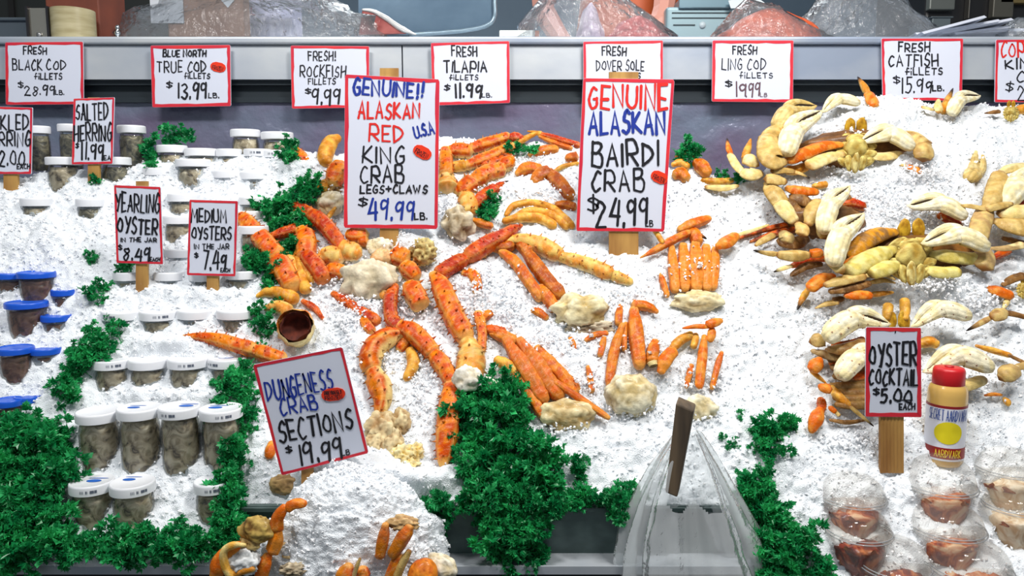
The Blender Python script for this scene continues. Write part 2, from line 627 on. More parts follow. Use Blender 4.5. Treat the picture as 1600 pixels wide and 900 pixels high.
def front_heap():
    n, m = 260, 150
    th = np.linspace(0, 2 * np.pi, n)
    ph = np.linspace(0, np.pi * 0.62, m)
    T, Ph = np.meshgrid(th, ph)
    D = np.stack([np.sin(Ph) * np.cos(T), np.sin(Ph) * np.sin(T), np.cos(Ph)], -1)
    q = D.reshape(-1, 3)
    s = 1 + 0.16 * (noise3(q * 2.6, 3) - 0.5) + 0.10 * (noise3(q * 7, 4) - 0.5) + 0.07 * (noise3(q * 16, 8) - 0.5) + 0.045 * (noise3(q * 34, 5) - 0.5)
    V = q * s[:, None] * np.array([0.165, 0.085, 0.165]) + HEAP_C
    return V.reshape(m, n, 3)


HV = front_heap()
ih = grid_mesh('crushed_ice_heap', HV, np.ones(HV.shape[:2], bool), MAT['ice'])
tag(ih, 'rounded heap of crushed ice at the front edge with crab pieces stuck in it', 'ice', kind='stuff')
hc = HV.reshape(-1, 3)[RNG.integers(0, HV.size // 3, 2200)] + RNG.normal(0, 0.0015, (2200, 3))
tag(shards(hc, 0.0022, 0.0058, 'heap_ice_chips', MAT['chip']), 'loose ice chips on the rounded front heap', 'ice', kind='stuff')

# ------------------------------------------------------------------ steel bed front, floor, back counter
YW = float(P(780, 792)[1])                      # upright steel wall that holds the ice
ZR = float(P(780, 792)[2])
ZL = float(PY(780, 862, YW)[2])                 # ledge below it
YL = float(PZ(780, 886, ZL)[1])


def structure(name, mb, mat, smooth=False):
    o = mb.build(name, mat, None, smooth)
    o['kind'] = 'structure'
    return o


XA, XB = -1.75, float(PY(1212, 800, YW)[0])
b = MB()
b.box((-0.532, YW - 0.006, ZL), (float(PY(462, 800, YW)[0]), YW + 0.006, ZR + 0.004))
b.box((float(PY(640, 800, YW)[0]), YW - 0.006, ZL), (float(PY(765, 800, YW)[0]), YW + 0.006, ZR + 0.004))
b.box((float(PY(832, 800, YW)[0]), YW - 0.006, ZL), (XB, YW + 0.006, ZR + 0.004))
b.box((-0.532, YW - 0.001, ZL - 0.02), (XB, YW + 0.004, ZR - 0.01))
# folded rims around the two bays of the wall
for a0, a1 in ((366, 462), (640, 765), (832, 1190)):
    xa, xb = float(PY(a0, 800, YW)[0]), float(PY(a1, 800, YW)[0])
    b.box((xa, YW - 0.014, ZR - 0.004), (xb, YW + 0.006, ZR + 0.003))
    b.box((xa, YW - 0.012, ZL), (xa + 0.006, YW, ZR))
    b.box((xb - 0.006, YW - 0.012, ZL), (xb, YW, ZR))
structure('trim_1', b, MAT['dark_steel'])
b = MB()
b.box((XA, YL, ZL - 0.012), (1.75, YW + 0.01, ZL))
b.box((XA, YL - 0.004, ZL - 0.012), (1.75, YL, ZL + 0.003))
structure('trim_2', b, MAT['steel'])
b = MB()
b.box((XA, YL + 0.004, 0.0), (1.75, YL + 0.03, ZL - 0.012))
b.box((XA, YL + 0.03, 0.0), (XA + 0.03, 2.2, ZL - 0.012))
b.box((1.72, YL + 0.03, 0.0), (1.75, 2.2, ZL - 0.012))
structure('wall_front', b, plain('dark_bin_front', (30, 33, 42), 0.4, 0.3))
# sloping pan the ice lies in
b = MB()
d0 = Q0 - NRM * 0.07
for s0, s1 in ((-0.02, 0.90),):
    A_, B_ = d0 + TAN * s0, d0 + TAN * s1
    V = [(XA, *A_[1:]), (1.75, *A_[1:]), (1.75, *B_[1:]), (XA, *B_[1:])]
    V2 = [tuple(np.array(v) - NRM * 0.01) for v in V]
    b.add(V + V2, [(0, 1, 2, 3), (7, 6, 5, 4), (0, 4, 5, 1), (1, 5, 6, 2), (2, 6, 7, 3), (3, 7, 4, 0)])
structure('trim_3', b, MAT['dark_steel'])
b = MB()
b.box((-3.5, -1.5, -0.05), (3.5, 1.6, 0.0))
structure('floor', b, plain('wet_concrete_floor', (96, 96, 94), 0.4, var=((70, 72, 72), 3, (1, 1, 1))))
b = MB()
b.box((-3.5, 2.3, 0.80), (3.5, 4.3, 0.85))
structure('floor_behind', b, plain('raised_duckboard_floor', (70, 66, 60), 0.6))

YC = 2.16                                     # front of the high counter
zc = lambda py, Y=YC: float(PY(800, py, Y)[2])
Z57, Z70, Z124, Z158 = zc(58), zc(70), zc(124), zc(157)
b = MB()
b.box((-1.9, YC - 0.012, Z70), (1.9, 2.85, Z57))
bevel(structure('trim_4', b, MAT['steel']), 0.006, 3)          # counter top with a rolled edge
b = MB()
b.box((-1.9, YC, Z124), (-0.302, YC + 0.03, Z70 - 0.002))
b.box((-0.298, YC, Z124), (1.9, YC + 0.03, Z70 - 0.002))
structure('trim_5', b, MAT['steel'])
b = MB()
b.box((-1.9, YC + 0.03, Z158), (1.9, YC + 0.05, Z124 + 0.01))
b.box((-1.9, YC + 0.012, Z158 - 0.004), (1.9, YC + 0.05, Z158 + 0.010))
b.box((-1.9, YC + 0.012, zc(132)), (1.9, YC + 0.03, Z124))  # dark strip put in for the shadow under the steel band
structure('trim_6', b, MAT['channel_and_shadow'])
# film-wrapped panel that falls from the channel to the back of the ice
n, m = 160, 60
X, T = np.meshgrid(np.linspace(-1.9, 1.9, n), np.linspace(0, 1, m))
Yp = YC + 0.02 - 0.02 * T + 0.010 * (vnoise(X * 5 + T * 4, T * 6, 21) - 0.5) + 0.006 * np.abs(vnoise(X * 11 - T * 9, T * 5 + X * 3, 22) - 0.5)
Zp = Z158 - T * 0.52
grid = np.stack([X, Yp, Zp], -1)
o = grid_mesh('wall_back', grid, np.ones(X.shape, bool), MAT['panel'])
o['kind'] = 'structure'
# hall behind the counter
b = MB()
b.box((-4.5, 4.3, 0.8), (4.5, 4.4, 4.2))
structure('wall_far', b, plain('blue_grey_wall', (92, 112, 128), 0.6, var=((70, 88, 104), 1.2, (1, 1, 1))))
# ------------------------------------------------------------------ crab parts
def limb_geo(C, R, ref, top, under, nr=18, flat=1.0, spiny=0.0, tipcol=None, jointcol=None, roll=0.0, under_at=0.0, spots=0.0, seed=0, ends=(0.55, 0.55),
             top2=None, shape=2.0, ridge=0.0, nridge=6, prof=False, rough=0.10, streak=0.25, edge=0.0, pale_glints=0.16):
    """tapered shell tube through centres C with radii R. ref is the direction the coloured back faces."""
    C, R = np.asarray(C, float), np.asarray(R, float)
    n = len(C)
    s1 = np.linspace(0, 1, n)
    if prof:
        R = R * np.interp(s1, [0, .05, .11, .26, .55, .80, .90, .96, 1], [.66, .82, .80, 1.0, 1.0, 1.02, 1.08, .98, .72])
    tang = np.gradient(C, axis=0)
    tang /= np.linalg.norm(tang, axis=1)[:, None] + 1e-12
    V, K, N = [], [], []
    ref = np.asarray(ref, float)
    ang = np.linspace(0, 2 * np.pi, nr, endpoint=False)
    rr = np.random.default_rng(seed + 1)
    rad = (np.abs(np.cos(ang)) ** shape + np.abs(np.sin(ang)) ** shape) ** (-1.0 / shape) * (1 + ridge * np.cos(nridge * ang))
    for i in range(n):
        t = tang[i]
        a = ref - t * (ref @ t)
        la = np.linalg.norm(a)
        if la < 1e-4:
            a = np.cross(t, [1, 0, 0])
            la = np.linalg.norm(a)
        a /= la
        bb = np.cross(t, a)
        ca, sa = math.cos(roll), math.sin(roll)
        a, bb = a * ca + bb * sa, bb * ca - a * sa
        d = np.cos(ang)[:, None] * a * flat + np.sin(ang)[:, None] * bb
        V.append(C[i] + R[i] * rad[:, None] * d)
        N.append(d / np.linalg.norm(d, axis=1)[:, None])
        K.append(np.cos(ang))
    V, K, N = np.array(V), np.array(K), np.array(N)
    fl = V.reshape(-1, 3)
    wob = 1 + rough * 2.2 * (noise3(fl * 110, seed) - 0.5).reshape(n, nr) + rough * 1.4 * (noise3(fl * 320, seed + 2) - 0.5).reshape(n, nr)
    V = C[:, None, :] + (V - C[:, None, :]) * wob[..., None]
    fl = V.reshape(-1, 3)
    nz = noise3(fl * 170, seed + 3).reshape(n, nr)
    nz2 = noise3(fl * 50, seed + 9).reshape(n, nr)
    nz3 = noise3(fl * 90, seed + 21).reshape(n, nr)
    w = np.clip((K + 0.30 - under_at + 1.0 * (nz2 - 0.5)) / 0.5, 0, 1)
    top, under = lin(top), lin(under)
    tc = np.broadcast_to(top, (n, nr, 3))
    if top2 is not None:
        m = np.clip((nz3 - 0.40) / 0.22, 0, 1)[..., None]
        tc = top * (1 - m) + lin(top2) * m
    col = under * (1 - w[..., None]) + tc * w[..., None]
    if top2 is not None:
        fr = np.clip((noise3(fl * 380, seed + 41).reshape(n, nr) - .66) / .1, 0, 1)[..., None] * pale_glints  # pale specks painted into the shell colour for its bright highlights
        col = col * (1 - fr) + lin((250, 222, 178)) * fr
    stk = vnoise(ang[None, :] * 2.2 + 0 * s1[:, None] + seed, s1[:, None] * 3 + 0 * ang[None, :], seed + 31)
    col = col * (0.72 + 0.34 * nz + streak * stk)[..., None]
    if edge:
        e4 = np.clip(-np.cos(4 * ang), 0, 1) ** 5 * edge
        e4 = e4[None, :] * np.clip(0.2 + 1.4 * nz2, 0, 1)
        col = col * (1 - e4[..., None]) + lin((240, 190, 110)) * e4[..., None]
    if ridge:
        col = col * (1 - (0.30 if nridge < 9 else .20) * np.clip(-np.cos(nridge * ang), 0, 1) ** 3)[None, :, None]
    if spots:
        sp = (noise3(fl * 230, seed + 17).reshape(n, nr) > 1 - spots)
        col = np.where(sp[..., None], lin((120, 46, 16)), col)
    s = s1[:, None, None]
    if jointcol is not None:
        e = np.clip(1 - np.minimum(s, 1 - s) / 0.09, 0, 1) * 0.85
        col = col * (1 - e) + lin(jointcol) * e
    if tipcol is not None:
        e = np.clip((s - 0.62) / 0.25, 0, 1)
        col = col * (1 - e) + lin(tipcol) * e
    F = []
    for i in range(n - 1):
        for j in range(nr):
            j2 = (j + 1) % nr
            F.append((i * nr + j, i * nr + j2, (i + 1) * nr + j2, (i + 1) * nr + j))
    grid, gcol = V, col
    V, col = V.reshape(-1, 3), col.reshape(-1, 3)
    # rounded ends
    for e, (i0, sgn, f) in enumerate(((0, -1, ends[0]), (n - 1, 1, ends[1]))):
        p = C[i0] + sgn * tang[i0] * R[i0] * f
        V = np.vstack([V, p])
        col = np.vstack([col, col[i0 * nr:(i0 + 1) * nr].mean(0)])
        q = len(V) - 1
        for j in range(nr):
            j2 = (j + 1) % nr
            F.append((q, i0 * nr + j2, i0 * nr + j) if e == 0 else (q, i0 * nr + j, i0 * nr + j2))
    # thorns of the shell
    if spiny:
        XV, XC = [], []
        Ls = np.concatenate([[0], np.cumsum(np.linalg.norm(np.diff(C, axis=0), axis=1))])
        rm = R.max()
        for row in np.linspace(0, 2 * np.pi, 7, endpoint=False):
            at = rr.uniform(0, 1.4) * rm
            while at < Ls[-1] - rm * .3:
                i = int(np.clip(np.searchsorted(Ls, at), 1, n - 2))
                j = int(round((row + rr.uniform(-.25, .25)) / (2 * np.pi) * nr)) % nr
                at += rm * rr.uniform(.8, 1.7)
                if K[i, j] < -0.8:
                    continue
                p, nn = grid[i, j], N[i, j]
                u = np.cross(nn, tang[i])
                u /= np.linalg.norm(u) + 1e-9
                bs, ht = rm * rr.uniform(.10, .17), rm * spiny * rr.uniform(.6, 1.3)
                b0 = len(V) + len(XV)
                for k in range(5):
                    an = 2 * math.pi * k / 5
                    XV.append(p - nn * bs * .4 + bs * (math.cos(an) * u + math.sin(an) * tang[i]))
                    XC.append(gcol[i, j] * .8)
                XV.append(p + nn * ht + tang[i] * ht * .35)
                XC.append(lin((150, 60, 20)))
                F += [(b0 + k, b0 + (k + 1) % 5, b0 + 5) for k in range(5)]
        if XV:
            V, col = np.vstack([V, XV]), np.vstack([col, XC])
    return V, F, col


def px_curve(pts, lift=0.0, n=None, over=0.75):
    """(px, py, r) points lying on the ice -> centres and radii in metres"""
    C, R = [], []
    for p in pts:
        base = P(p[0], p[1], lift)
        r = metre(base, p[2])
        extra = p[3] if len(p) > 3 else 0.0
        C.append(P(p[0], p[1], lift + extra + r * over))
        R.append(r)
    C, R = np.array(C), np.array(R)
    L = np.linalg.norm(np.diff(C, axis=0), axis=1).sum()
    n = n or int(np.clip(L / 0.0022, 10, 80))
    CC, RR = catmull(C, n), catmull(R[:, None], n)[:, 0]
    return CC, np.maximum(RR, min(R) * 0.7)


STY = {
    'king': dict(jointcol=(240, 192, 108), top=(204, 74, 0), top2=(226, 122, 8), under=(236, 204, 130), spiny=0.42, spots=0.03, nr=24, under_at=-0.1, shape=2.9, prof=True, rough=0.04, edge=.55),
    'red': dict(jointcol=(222, 130, 60), top=(174, 42, 0), top2=(206, 84, 6), under=(226, 140, 60), spiny=0.28, nr=24, under_at=-0.25, shape=2.9, prof=True, rough=0.04, edge=.30),
    'cream': dict(top=(224, 186, 104), top2=(230, 150, 60), under=(240, 226, 184), spiny=0.36, spots=0.06, nr=22, prof=True, rough=0.05),
    'snow': dict(jointcol=(228, 164, 84), top=(200, 88, 2), top2=(218, 126, 26), under=(224, 150, 80), spiny=0.0, nr=24, under_at=-0.25, shape=3.0, ridge=0.05, nridge=8, rough=0.05, prof=True, edge=.2),
    'snowdark': dict(jointcol=(212, 140, 66), top=(168, 72, 2), top2=(196, 104, 18), under=(206, 124, 52), spiny=0.0, nr=24, under_at=-0.25, shape=3.0, ridge=0.06, nridge=8, rough=0.05, prof=True, edge=.2),
    'yellow': dict(top=(206, 132, 36), top2=(230, 172, 70), under=(236, 198, 120), nr=18, prof=True, rough=0.04),
    'tan': dict(pale_glints=0.12, top=(190, 154, 84), top2=(208, 178, 110), under=(176, 138, 74), nr=20, flat=0.5, shape=1.32, jointcol=(140, 84, 34), prof=True, rough=0.025),  # here, in pale and belly, dark joint ends carry joint shade as colour
    'pale': dict(pale_glints=0.12, top=(222, 196, 124), top2=(234, 214, 154), under=(206, 172, 104), nr=20, flat=0.55, shape=1.32, jointcol=(176, 120, 52), prof=True, rough=0.025),
    'orange': dict(pale_glints=0.12, top=(214, 100, 14), top2=(228, 142, 50), under=(226, 176, 96), nr=20, flat=0.65, shape=1.4, prof=True, rough=0.03, under_at=-.1),
    'brown': dict(pale_glints=0.12, top=(108, 72, 36), top2=(146, 104, 56), under=(140, 100, 54), nr=16, flat=0.55, shape=1.4, prof=True, rough=0.03),
    'claw': dict(pale_glints=0.0, top=(238, 222, 170), top2=(246, 238, 206), under=(214, 182, 110), nr=36, flat=0.72, shape=1.8, ridge=0.035, nridge=9, rough=0.02, streak=.12, under_at=-.1),
    'tanclaw': dict(pale_glints=0.0, top=(210, 178, 106), top2=(226, 202, 138), under=(190, 152, 84), nr=36, flat=0.72, shape=1.8, ridge=0.035, nridge=9, rough=0.02, streak=.12, under_at=-.1),
    'belly': dict(pale_glints=0.12, top=(212, 192, 98), top2=(230, 216, 136), under=(196, 166, 80), nr=20, flat=0.65, shape=1.5, jointcol=(110, 80, 30), prof=True, rough=0.04),
}
_seed = [0]


def seg(name, parent, pts, style, lift=0.0, tip=False, **kw):
    _seed[0] += 1
    st = dict(STY[style])
    st.update(kw)
    over = st.pop('over', 0.75)
    if st.get('prof') and style not in ('king', 'red', 'snow', 'snowdark', 'yellow'):
        pts = [(p[0], p[1], p[2] * 1.13) + tuple(p[3:]) for p in pts]
    if style in ('king', 'red', 'cream', 'snow', 'snowdark', 'yellow'):
        lift, over = lift * 0.45, over * 0.6
    C, R = px_curve(pts, lift, over=over)
    if tip:
        st['tipcol'] = (34, 22, 16)
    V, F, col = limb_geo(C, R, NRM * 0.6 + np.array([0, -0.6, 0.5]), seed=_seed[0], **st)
    return mesh_obj(name, V, F, MAT['shell'], parent, col)


def leg(parent, segs, style, lift=0.0, name='leg', tip=False, **kw):
    """a jointed leg of a thing: first piece is the part, the rest its sub-parts"""
    first = None
    for k, s in enumerate(segs):
        st = style
        if isinstance(s[0], str):
            st, s = s[0], s[1:]
        last = k == len(segs) - 1
        nm = name if first is None else ('claw_tip' if (last and tip) else 'joint_piece')
        o = seg(nm, first or parent, s, st, lift, tip=(tip and last), **kw)
        first = first or o
    return first


def lone_leg(name, label, segs, style, lift=0.0, group=None, tip=False, cat='crab leg', **kw):
    s0 = segs[0][1:] if isinstance(segs[0][0], str) else segs[0]
    t = thing(name, label, cat, P(s0[0][0], s0[0][1]), group)
    for k, s in enumerate(segs):
        st = style
        if isinstance(s[0], str):
            st, s = s[0], s[1:]
        last = k == len(segs) - 1
        seg('claw_tip' if (last and tip) else 'leg_segment', t, s, st, lift, tip=(tip and last), **kw)
    return t


def ico(sub=3):
    import bmesh
    bm = bmesh.new()
    bmesh.ops.create_icosphere(bm, subdivisions=sub, radius=1.0)
    V = np.array([v.co[:] for v in bm.verts])
    F = [[v.index for v in f.verts] for f in bm.faces]
    bm.free()
    return V, F


ICO = {k: ico(k) for k in (2, 3, 4)}
RIGHT = np.array([1.0, 0, 0])


def lump_geo(px, py, rx, ry, lift=0.0, deep=0.7, rot=0.0, rough=0.22, freq=2.2, folds=0.0, sub=4, seed=0, c1=(236, 220, 182), c2=(204, 176, 120)):
    """a knobbly rounded piece seen at px, py"""
    base = P(px, py, lift)
    ax, ay = metre(base, rx), metre(base, ry)
    c = P(px, py, lift + 0.5 * deep * min(ax, ay))
    V, F = ICO[sub]
    s = 1 + rough * (noise3(V * freq + seed * 3.7, seed) - 0.5) * 2 + rough * 0.5 * (noise3(V * freq * 2.7 + seed, seed + 1) - 0.5) * 2
    if folds:
        a = np.arctan2(V[:, 2], V[:, 0])
        s += folds * np.sin(a * 7 + seed + 2 * noise3(V * 3, seed)) * np.clip(1 - np.abs(V[:, 1]), 0.15, 1)
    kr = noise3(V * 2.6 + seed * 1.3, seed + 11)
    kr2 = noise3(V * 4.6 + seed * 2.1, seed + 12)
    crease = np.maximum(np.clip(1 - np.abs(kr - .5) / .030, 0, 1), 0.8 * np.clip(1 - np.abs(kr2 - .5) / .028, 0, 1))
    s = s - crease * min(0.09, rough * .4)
    W = V * s[:, None]
    ca, sa = math.cos(math.radians(rot)), math.sin(math.radians(rot))
    vdir = -ray(px, py)
    vdir /= np.linalg.norm(vdir)
    up = np.cross(RIGHT * -1, vdir)
    up /= np.linalg.norm(up)
    if up[2] < 0:
        up = -up
    X = RIGHT * ca + up * sa
    Z = up * ca - RIGHT * sa
    pts = c + W[:, :1] * ax * X + W[:, 2:3] * ay * Z + W[:, 1:2] * deep * min(ax, ay) * -vdir
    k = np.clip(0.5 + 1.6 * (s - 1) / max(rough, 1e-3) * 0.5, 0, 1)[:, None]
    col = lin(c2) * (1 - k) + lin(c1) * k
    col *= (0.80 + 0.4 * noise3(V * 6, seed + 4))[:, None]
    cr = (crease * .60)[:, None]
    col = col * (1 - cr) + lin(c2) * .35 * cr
    return pts, F, col


def lump(name, parent, px, py, rx, ry, mat='meat', **kw):
    _seed[0] += 1
    V, F, col = lump_geo(px, py, rx, ry, seed=_seed[0], **kw)
    return mesh_obj(name, V, F, MAT[mat], parent, col)


def claw(parent, base, tip, w, curve=0.18, flip=1, lift=0.03, style='claw', gap=0.0, spiny=0.0, red_under=False, split=0.5, name='claw'):
    """a pincer from base to tip (photo px); flip says on which side the moving finger sits"""
    if style == 'tan':
        style = 'tanclaw'
    flip = -flip
    b2, t2 = np.array(base, float), np.array(tip, float)
    d = t2 - b2
    L = np.linalg.norm(d)
    a = d / L
    s = np.array([a[1], -a[0]]) * flip            # sideways, to the moving finger

    def pt(f, o, r, ex=0.0):
        bow = curve * L * math.sin(math.pi * min(max(f, 0), 1))
        q = b2 + a * L * f + s * (o * w + bow)
        return (q[0], q[1], max(r * w, 0.6), ex)
    k = (split - .5)
    body = [pt(-.02, -.02, .30), pt(0.06, -.02, .43), pt(0.22, 0.0, .50), pt(0.38 + k, 0.0, .50), pt(.46 + k, -.06, .43), pt(.56 + k * .8, -0.17, .32), pt(.72 + k * .4, -0.23, .23), pt(.87, -0.18, .15), pt(.95, -0.07, .10), pt(1.0, .0, .035)]
    movin = [pt(.38 + k, .22, .20, .003), pt(.45 + k, .29, .25, .003), pt(.58 + k * .8, .33 + gap * .5, .24, .003), pt(.72 + k * .4, .29 + gap * .6, .19, .003), pt(.86, .18 + gap * .5, .13, .002), pt(.96, .05 + gap * .3, .07, .001), pt(1.01, .02 + gap * .2, .03)]
    o = seg(name, parent, body, style, lift, ends=(0.4, 1.0), spiny=spiny)
    f2 = seg('moving_finger', o, movin, style, lift, ends=(0.3, 1.0))
    # brown hinge of the finger and dark teeth along the bite
    mb = MB()
    C, R = px_curve(body, lift, n=40)
    V, F = ICO[2]
    _, _, nn = None, None, None
    to_cam = np.array([0, -.8, .25])
    for i in range(24, 38, 1):
        q = to_px(C[i])
        sd = P(q[0] + s[0] * 4, q[1] + s[1] * 4, 0) - P(q[0], q[1], 0)
        sd /= np.linalg.norm(sd)
        mb.add(C[i] + sd * R[i] * 0.93 + to_cam * R[i] * .42 + V * R[i] * np.array([.16, .16, .16]), F, lin((84, 70, 52)) if i % 2 else lin((206, 192, 150)))
    hq = pt(.40 + k, .10, .1)
    hb = P(hq[0], hq[1], lift)
    hr = metre(hb, w * .085)
    mb.add(P(hq[0], hq[1], lift + hr * 3.2 + metre(hb, w * .30)) + V * hr * np.array([1.2, .7, 1.0]), F, lin((176, 98, 40)))
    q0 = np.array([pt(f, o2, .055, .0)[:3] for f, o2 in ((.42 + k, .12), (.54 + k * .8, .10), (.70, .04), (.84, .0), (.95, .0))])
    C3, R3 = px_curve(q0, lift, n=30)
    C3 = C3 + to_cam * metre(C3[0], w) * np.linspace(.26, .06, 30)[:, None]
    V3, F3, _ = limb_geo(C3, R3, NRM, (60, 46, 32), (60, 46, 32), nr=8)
    mb.add(V3, F3, lin((58, 44, 30)))  # dark tube along the bite, the gap's shade put in as colour
    mb.build('teeth_and_gap', MAT['shell'], o, cols=True)
    if red_under:
        und = [pt(0.0, -.56, .16, -0.004), pt(.2, -.66, .2, -0.004), pt(.45, -.60, .15, -0.004)]
        seg('underside', o, und, 'red', lift - 0.006, top=(150, 50, 24))
    return o
# ------------------------------------------------------------------ red king crab legs, middle of the bed
G_K = 'king crab legs and claws on the ice'
lone_leg('king_crab_piece', 'thick orange king crab leg leaning left, its end beside the Medium Oysters card',
         [[(374, 338, 11), (387, 350, 13), (400, 363, 12)], [(397, 358, 13), (415, 382, 16), (436, 404, 14)], [(430, 400, 15), (445, 425, 17), (459, 452, 14)]],
         'king', 0.018, G_K, under_at=-0.5)
lone_leg('king_crab_piece', 'yellow undersided king crab leg squeezed against the thick leg beside the Medium Oysters card',
         [['cream', (446, 398, 8), (458, 415, 9), (462, 432, 8)], ['yellow', (460, 424, 9), (472, 440, 10), (480, 456, 9)]], 'king', 0.014, G_K)
t = thing('king_crab_claw', 'slender red king crab claw with a black tip reaching over the parsley', 'crab leg', P(548, 395), G_K)
seg('wrist', t, [(562, 398, 12), (548, 393, 14), (532, 389, 13)], 'cream', 0.02)
pm = seg('palm', t, [(536, 390, 11), (524, 372, 12), (504, 348, 12), (484, 334, 10)], 'red', 0.024)
seg('fixed_finger', pm, [(488, 338, 7), (468, 333, 5), (449, 328, 1.5)], 'king', 0.024, ends=(.3, 1.5))
seg('moving_finger', pm, [(488, 331, 8), (466, 323, 7), (446, 320, 5), (426, 325, 1.2)], 'red', 0.028, tip=True, ends=(.3, 1.5))
lone_leg('king_crab_piece', 'broad orange king crab leg bent over at the top, standing beside dark parsley',
         [['red', (424, 369, 6), (444, 363, 8), (466, 358, 9)], [(468, 358, 11), (478, 372, 15), (479, 390, 15), (476, 406, 12)], ['yellow', (466, 388, 7), (467, 412, 9), (476, 440, 9)]],
         'king', 0.016, G_K, under_at=-0.6)
lone_leg('king_crab_piece', 'red grooved king crab leg slanting down right in front of the broad bent one',
         [[(470, 386, 7), (483, 404, 13), (498, 422, 14), (507, 440, 11)], ['yellow', (466, 396, 5), (476, 418, 7), (490, 440, 6)]], 'red', 0.026, G_K)
lone_leg('king_crab_piece', 'short cream and orange king crab joints left of the big white shoulder',
         [['cream', (499, 406, 11), (516, 400, 14), (535, 404, 13)], ['king', (511, 425, 12), (524, 424, 13), (537, 427, 11)]], 'cream', 0.014, G_K)
lone_leg('king_crab_piece', 'stubby orange king crab joint half buried left of the yellow hairy leg end',
         [[(610, 399, 11), (624, 402, 16), (637, 408, 13)], [(630, 415, 14), (643, 426, 14), (652, 436, 9)]], 'king', 0.010, G_K)
lone_leg('king_crab_piece', 'longest red king crab leg, bent at a wide angle',
         [['red', (816, 352, 3), (802, 359, 8), (785, 370, 11), (760, 383, 13), (728, 404, 12)], ['red', (732, 402, 11), (710, 413, 12), (682, 430, 10)],
          [(676, 428, 10), (688, 446, 15), (699, 472, 17), (713, 502, 17), (731, 532, 14)], ['cream', (730, 532, 15), (736, 560, 20), (733, 585, 19), (728, 602, 12)]],
         'king', 0.03, G_K, under_at=-0.55)
lone_leg('king_crab_piece', 'thin orange king crab strip beside the white flesh end of the long bent leg',
         [[(746, 488, 9), (753, 515, 8), (753, 552, 6)]], 'king', 0.02, G_K)
lone_leg('king_crab_piece', 'long spotted king crab leg snaking down to the parsley, lowest end red',
         [['red', (617, 446, 10), (610, 470, 11), (612, 498, 11), (626, 514, 10)], [(620, 508, 12), (645, 520, 15), (668, 542, 14), (678, 554, 12)],
          [(674, 550, 13), (692, 572, 14), (706, 600, 10)], [(702, 597, 11), (704, 622, 17), (701, 655, 18), (697, 690, 16), (692, 729, 8)]],
         'king', 0.03, G_K, under_at=-0.5)
lone_leg('king_crab_piece', 'short cream king crab joint with an orange spotted stripe, above the snaking leg',
         [[(638, 444, 13), (648, 460, 17), (659, 480, 14)]], 'king', 0.022, G_K, under_at=0.35)
lone_leg('king_crab_piece', 'curved orange king crab leg arching like a hook beside the Dungeness card',
         [['king', (632, 520, 9), (611, 525, 15), (588, 540, 17), (579, 562, 16), (583, 580, 12)], ['king', (582, 575, 13), (592, 600, 17), (598, 622, 14), (593, 648, 7)]],
         'king', 0.024, G_K, under_at=0.1, roll=0.7)
lone_leg('king_crab_piece', 'dark red snapped king crab leg lying on ice left of the snaking leg',
         [[(519, 458, 6), (540, 472, 8), (565, 488, 9), (592, 504, 9)], ['king', (567, 494, 8), (574, 510, 9), (583, 520, 7)]], 'red', 0.016, G_K)
lone_leg('king_crab_piece', 'small yellow king crab piece inside the bend of the hooked leg',
         [[(640, 545, 9), (646, 568, 10), (634, 594, 6)]], 'yellow', 0.012, G_K)
lone_leg('king_crab_piece', 'pointed orange king crab leg tip lying toward the oyster jars',
         [[(286, 524, 1.5), (305, 526, 6), (340, 531, 10), (372, 540, 11), (402, 548, 11)], [(396, 547, 12), (420, 555, 12), (446, 563, 10)]], 'king', 0.02, G_K, under_at=-0.6)
t = thing('king_crab_piece', 'cut hollow king crab leg end above the Dungeness card', 'crab leg', P(462, 520), G_K)
c0 = P(464, 516, 0.014)
vd = np.array([0.12, -0.86, 0.50])
vd /= np.linalg.norm(vd)
R0 = metre(c0, 27)
C = np.array([c0 - vd * .035 + vd * .065 * k for k in np.linspace(0, 1, 26)])
V, F, col = limb_geo(C, R0 * np.interp(np.linspace(0, 1, 26), [0, .5, .9, 1], [.8, .95, 1.08, 1.0]), np.array([-.4, 0, 1]), (216, 112, 36), (240, 218, 156), nr=26, spiny=0.2, seed=91, ends=(0.3, -1.0), top2=(232, 170, 90), under_at=-.1)
mesh_obj('leg_segment', V, [f for f in F if 26 * 26 + 1 not in f], MAT['shell'], t, col)
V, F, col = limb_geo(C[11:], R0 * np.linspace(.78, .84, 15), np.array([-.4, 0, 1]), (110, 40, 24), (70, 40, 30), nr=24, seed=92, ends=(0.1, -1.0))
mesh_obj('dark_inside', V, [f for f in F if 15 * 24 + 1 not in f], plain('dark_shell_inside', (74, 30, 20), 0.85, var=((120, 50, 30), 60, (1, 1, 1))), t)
lone_leg('king_crab_piece', 'curled yellow and orange king crab leg above the cut hollow end',
         [['yellow', (401, 463, 4), (420, 456, 8), (446, 460, 11), (464, 470, 9)], ['cream', (413, 482, 5), (435, 479, 9), (452, 488, 10)]], 'yellow', 0.014, G_K)
lone_leg('king_crab_piece', 'upright orange king crab leg half hidden by the tall king crab card',
         [['yellow', (530, 214, 8), (516, 224, 12), (508, 244, 12), (510, 258, 8)], [(532, 256, 13), (526, 272, 15), (518, 290, 10)], ['yellow', (510, 284, 9), (502, 298, 8)]], 'king', 0.02, G_K, under_at=-0.5)
lone_leg('king_crab_piece', 'little red king crab leg sticking up behind the parsley near the rear jars',
         [[(455, 230, 5), (468, 244, 10), (484, 258, 7)]], 'king', 0.012, G_K, under_at=-0.7)
t = thing('king_crab_shoulder', 'round cream king crab shoulder left of the tall king crab card', 'crab shoulder', P(514, 318))
lump('shoulder', t, 516, 318, 23, 19, c1=(238, 226, 196), c2=(214, 190, 140))
lump('cut_end', t, 518, 292, 15, 13, rough=0.4, freq=4, c1=(206, 170, 110), c2=(120, 76, 40))
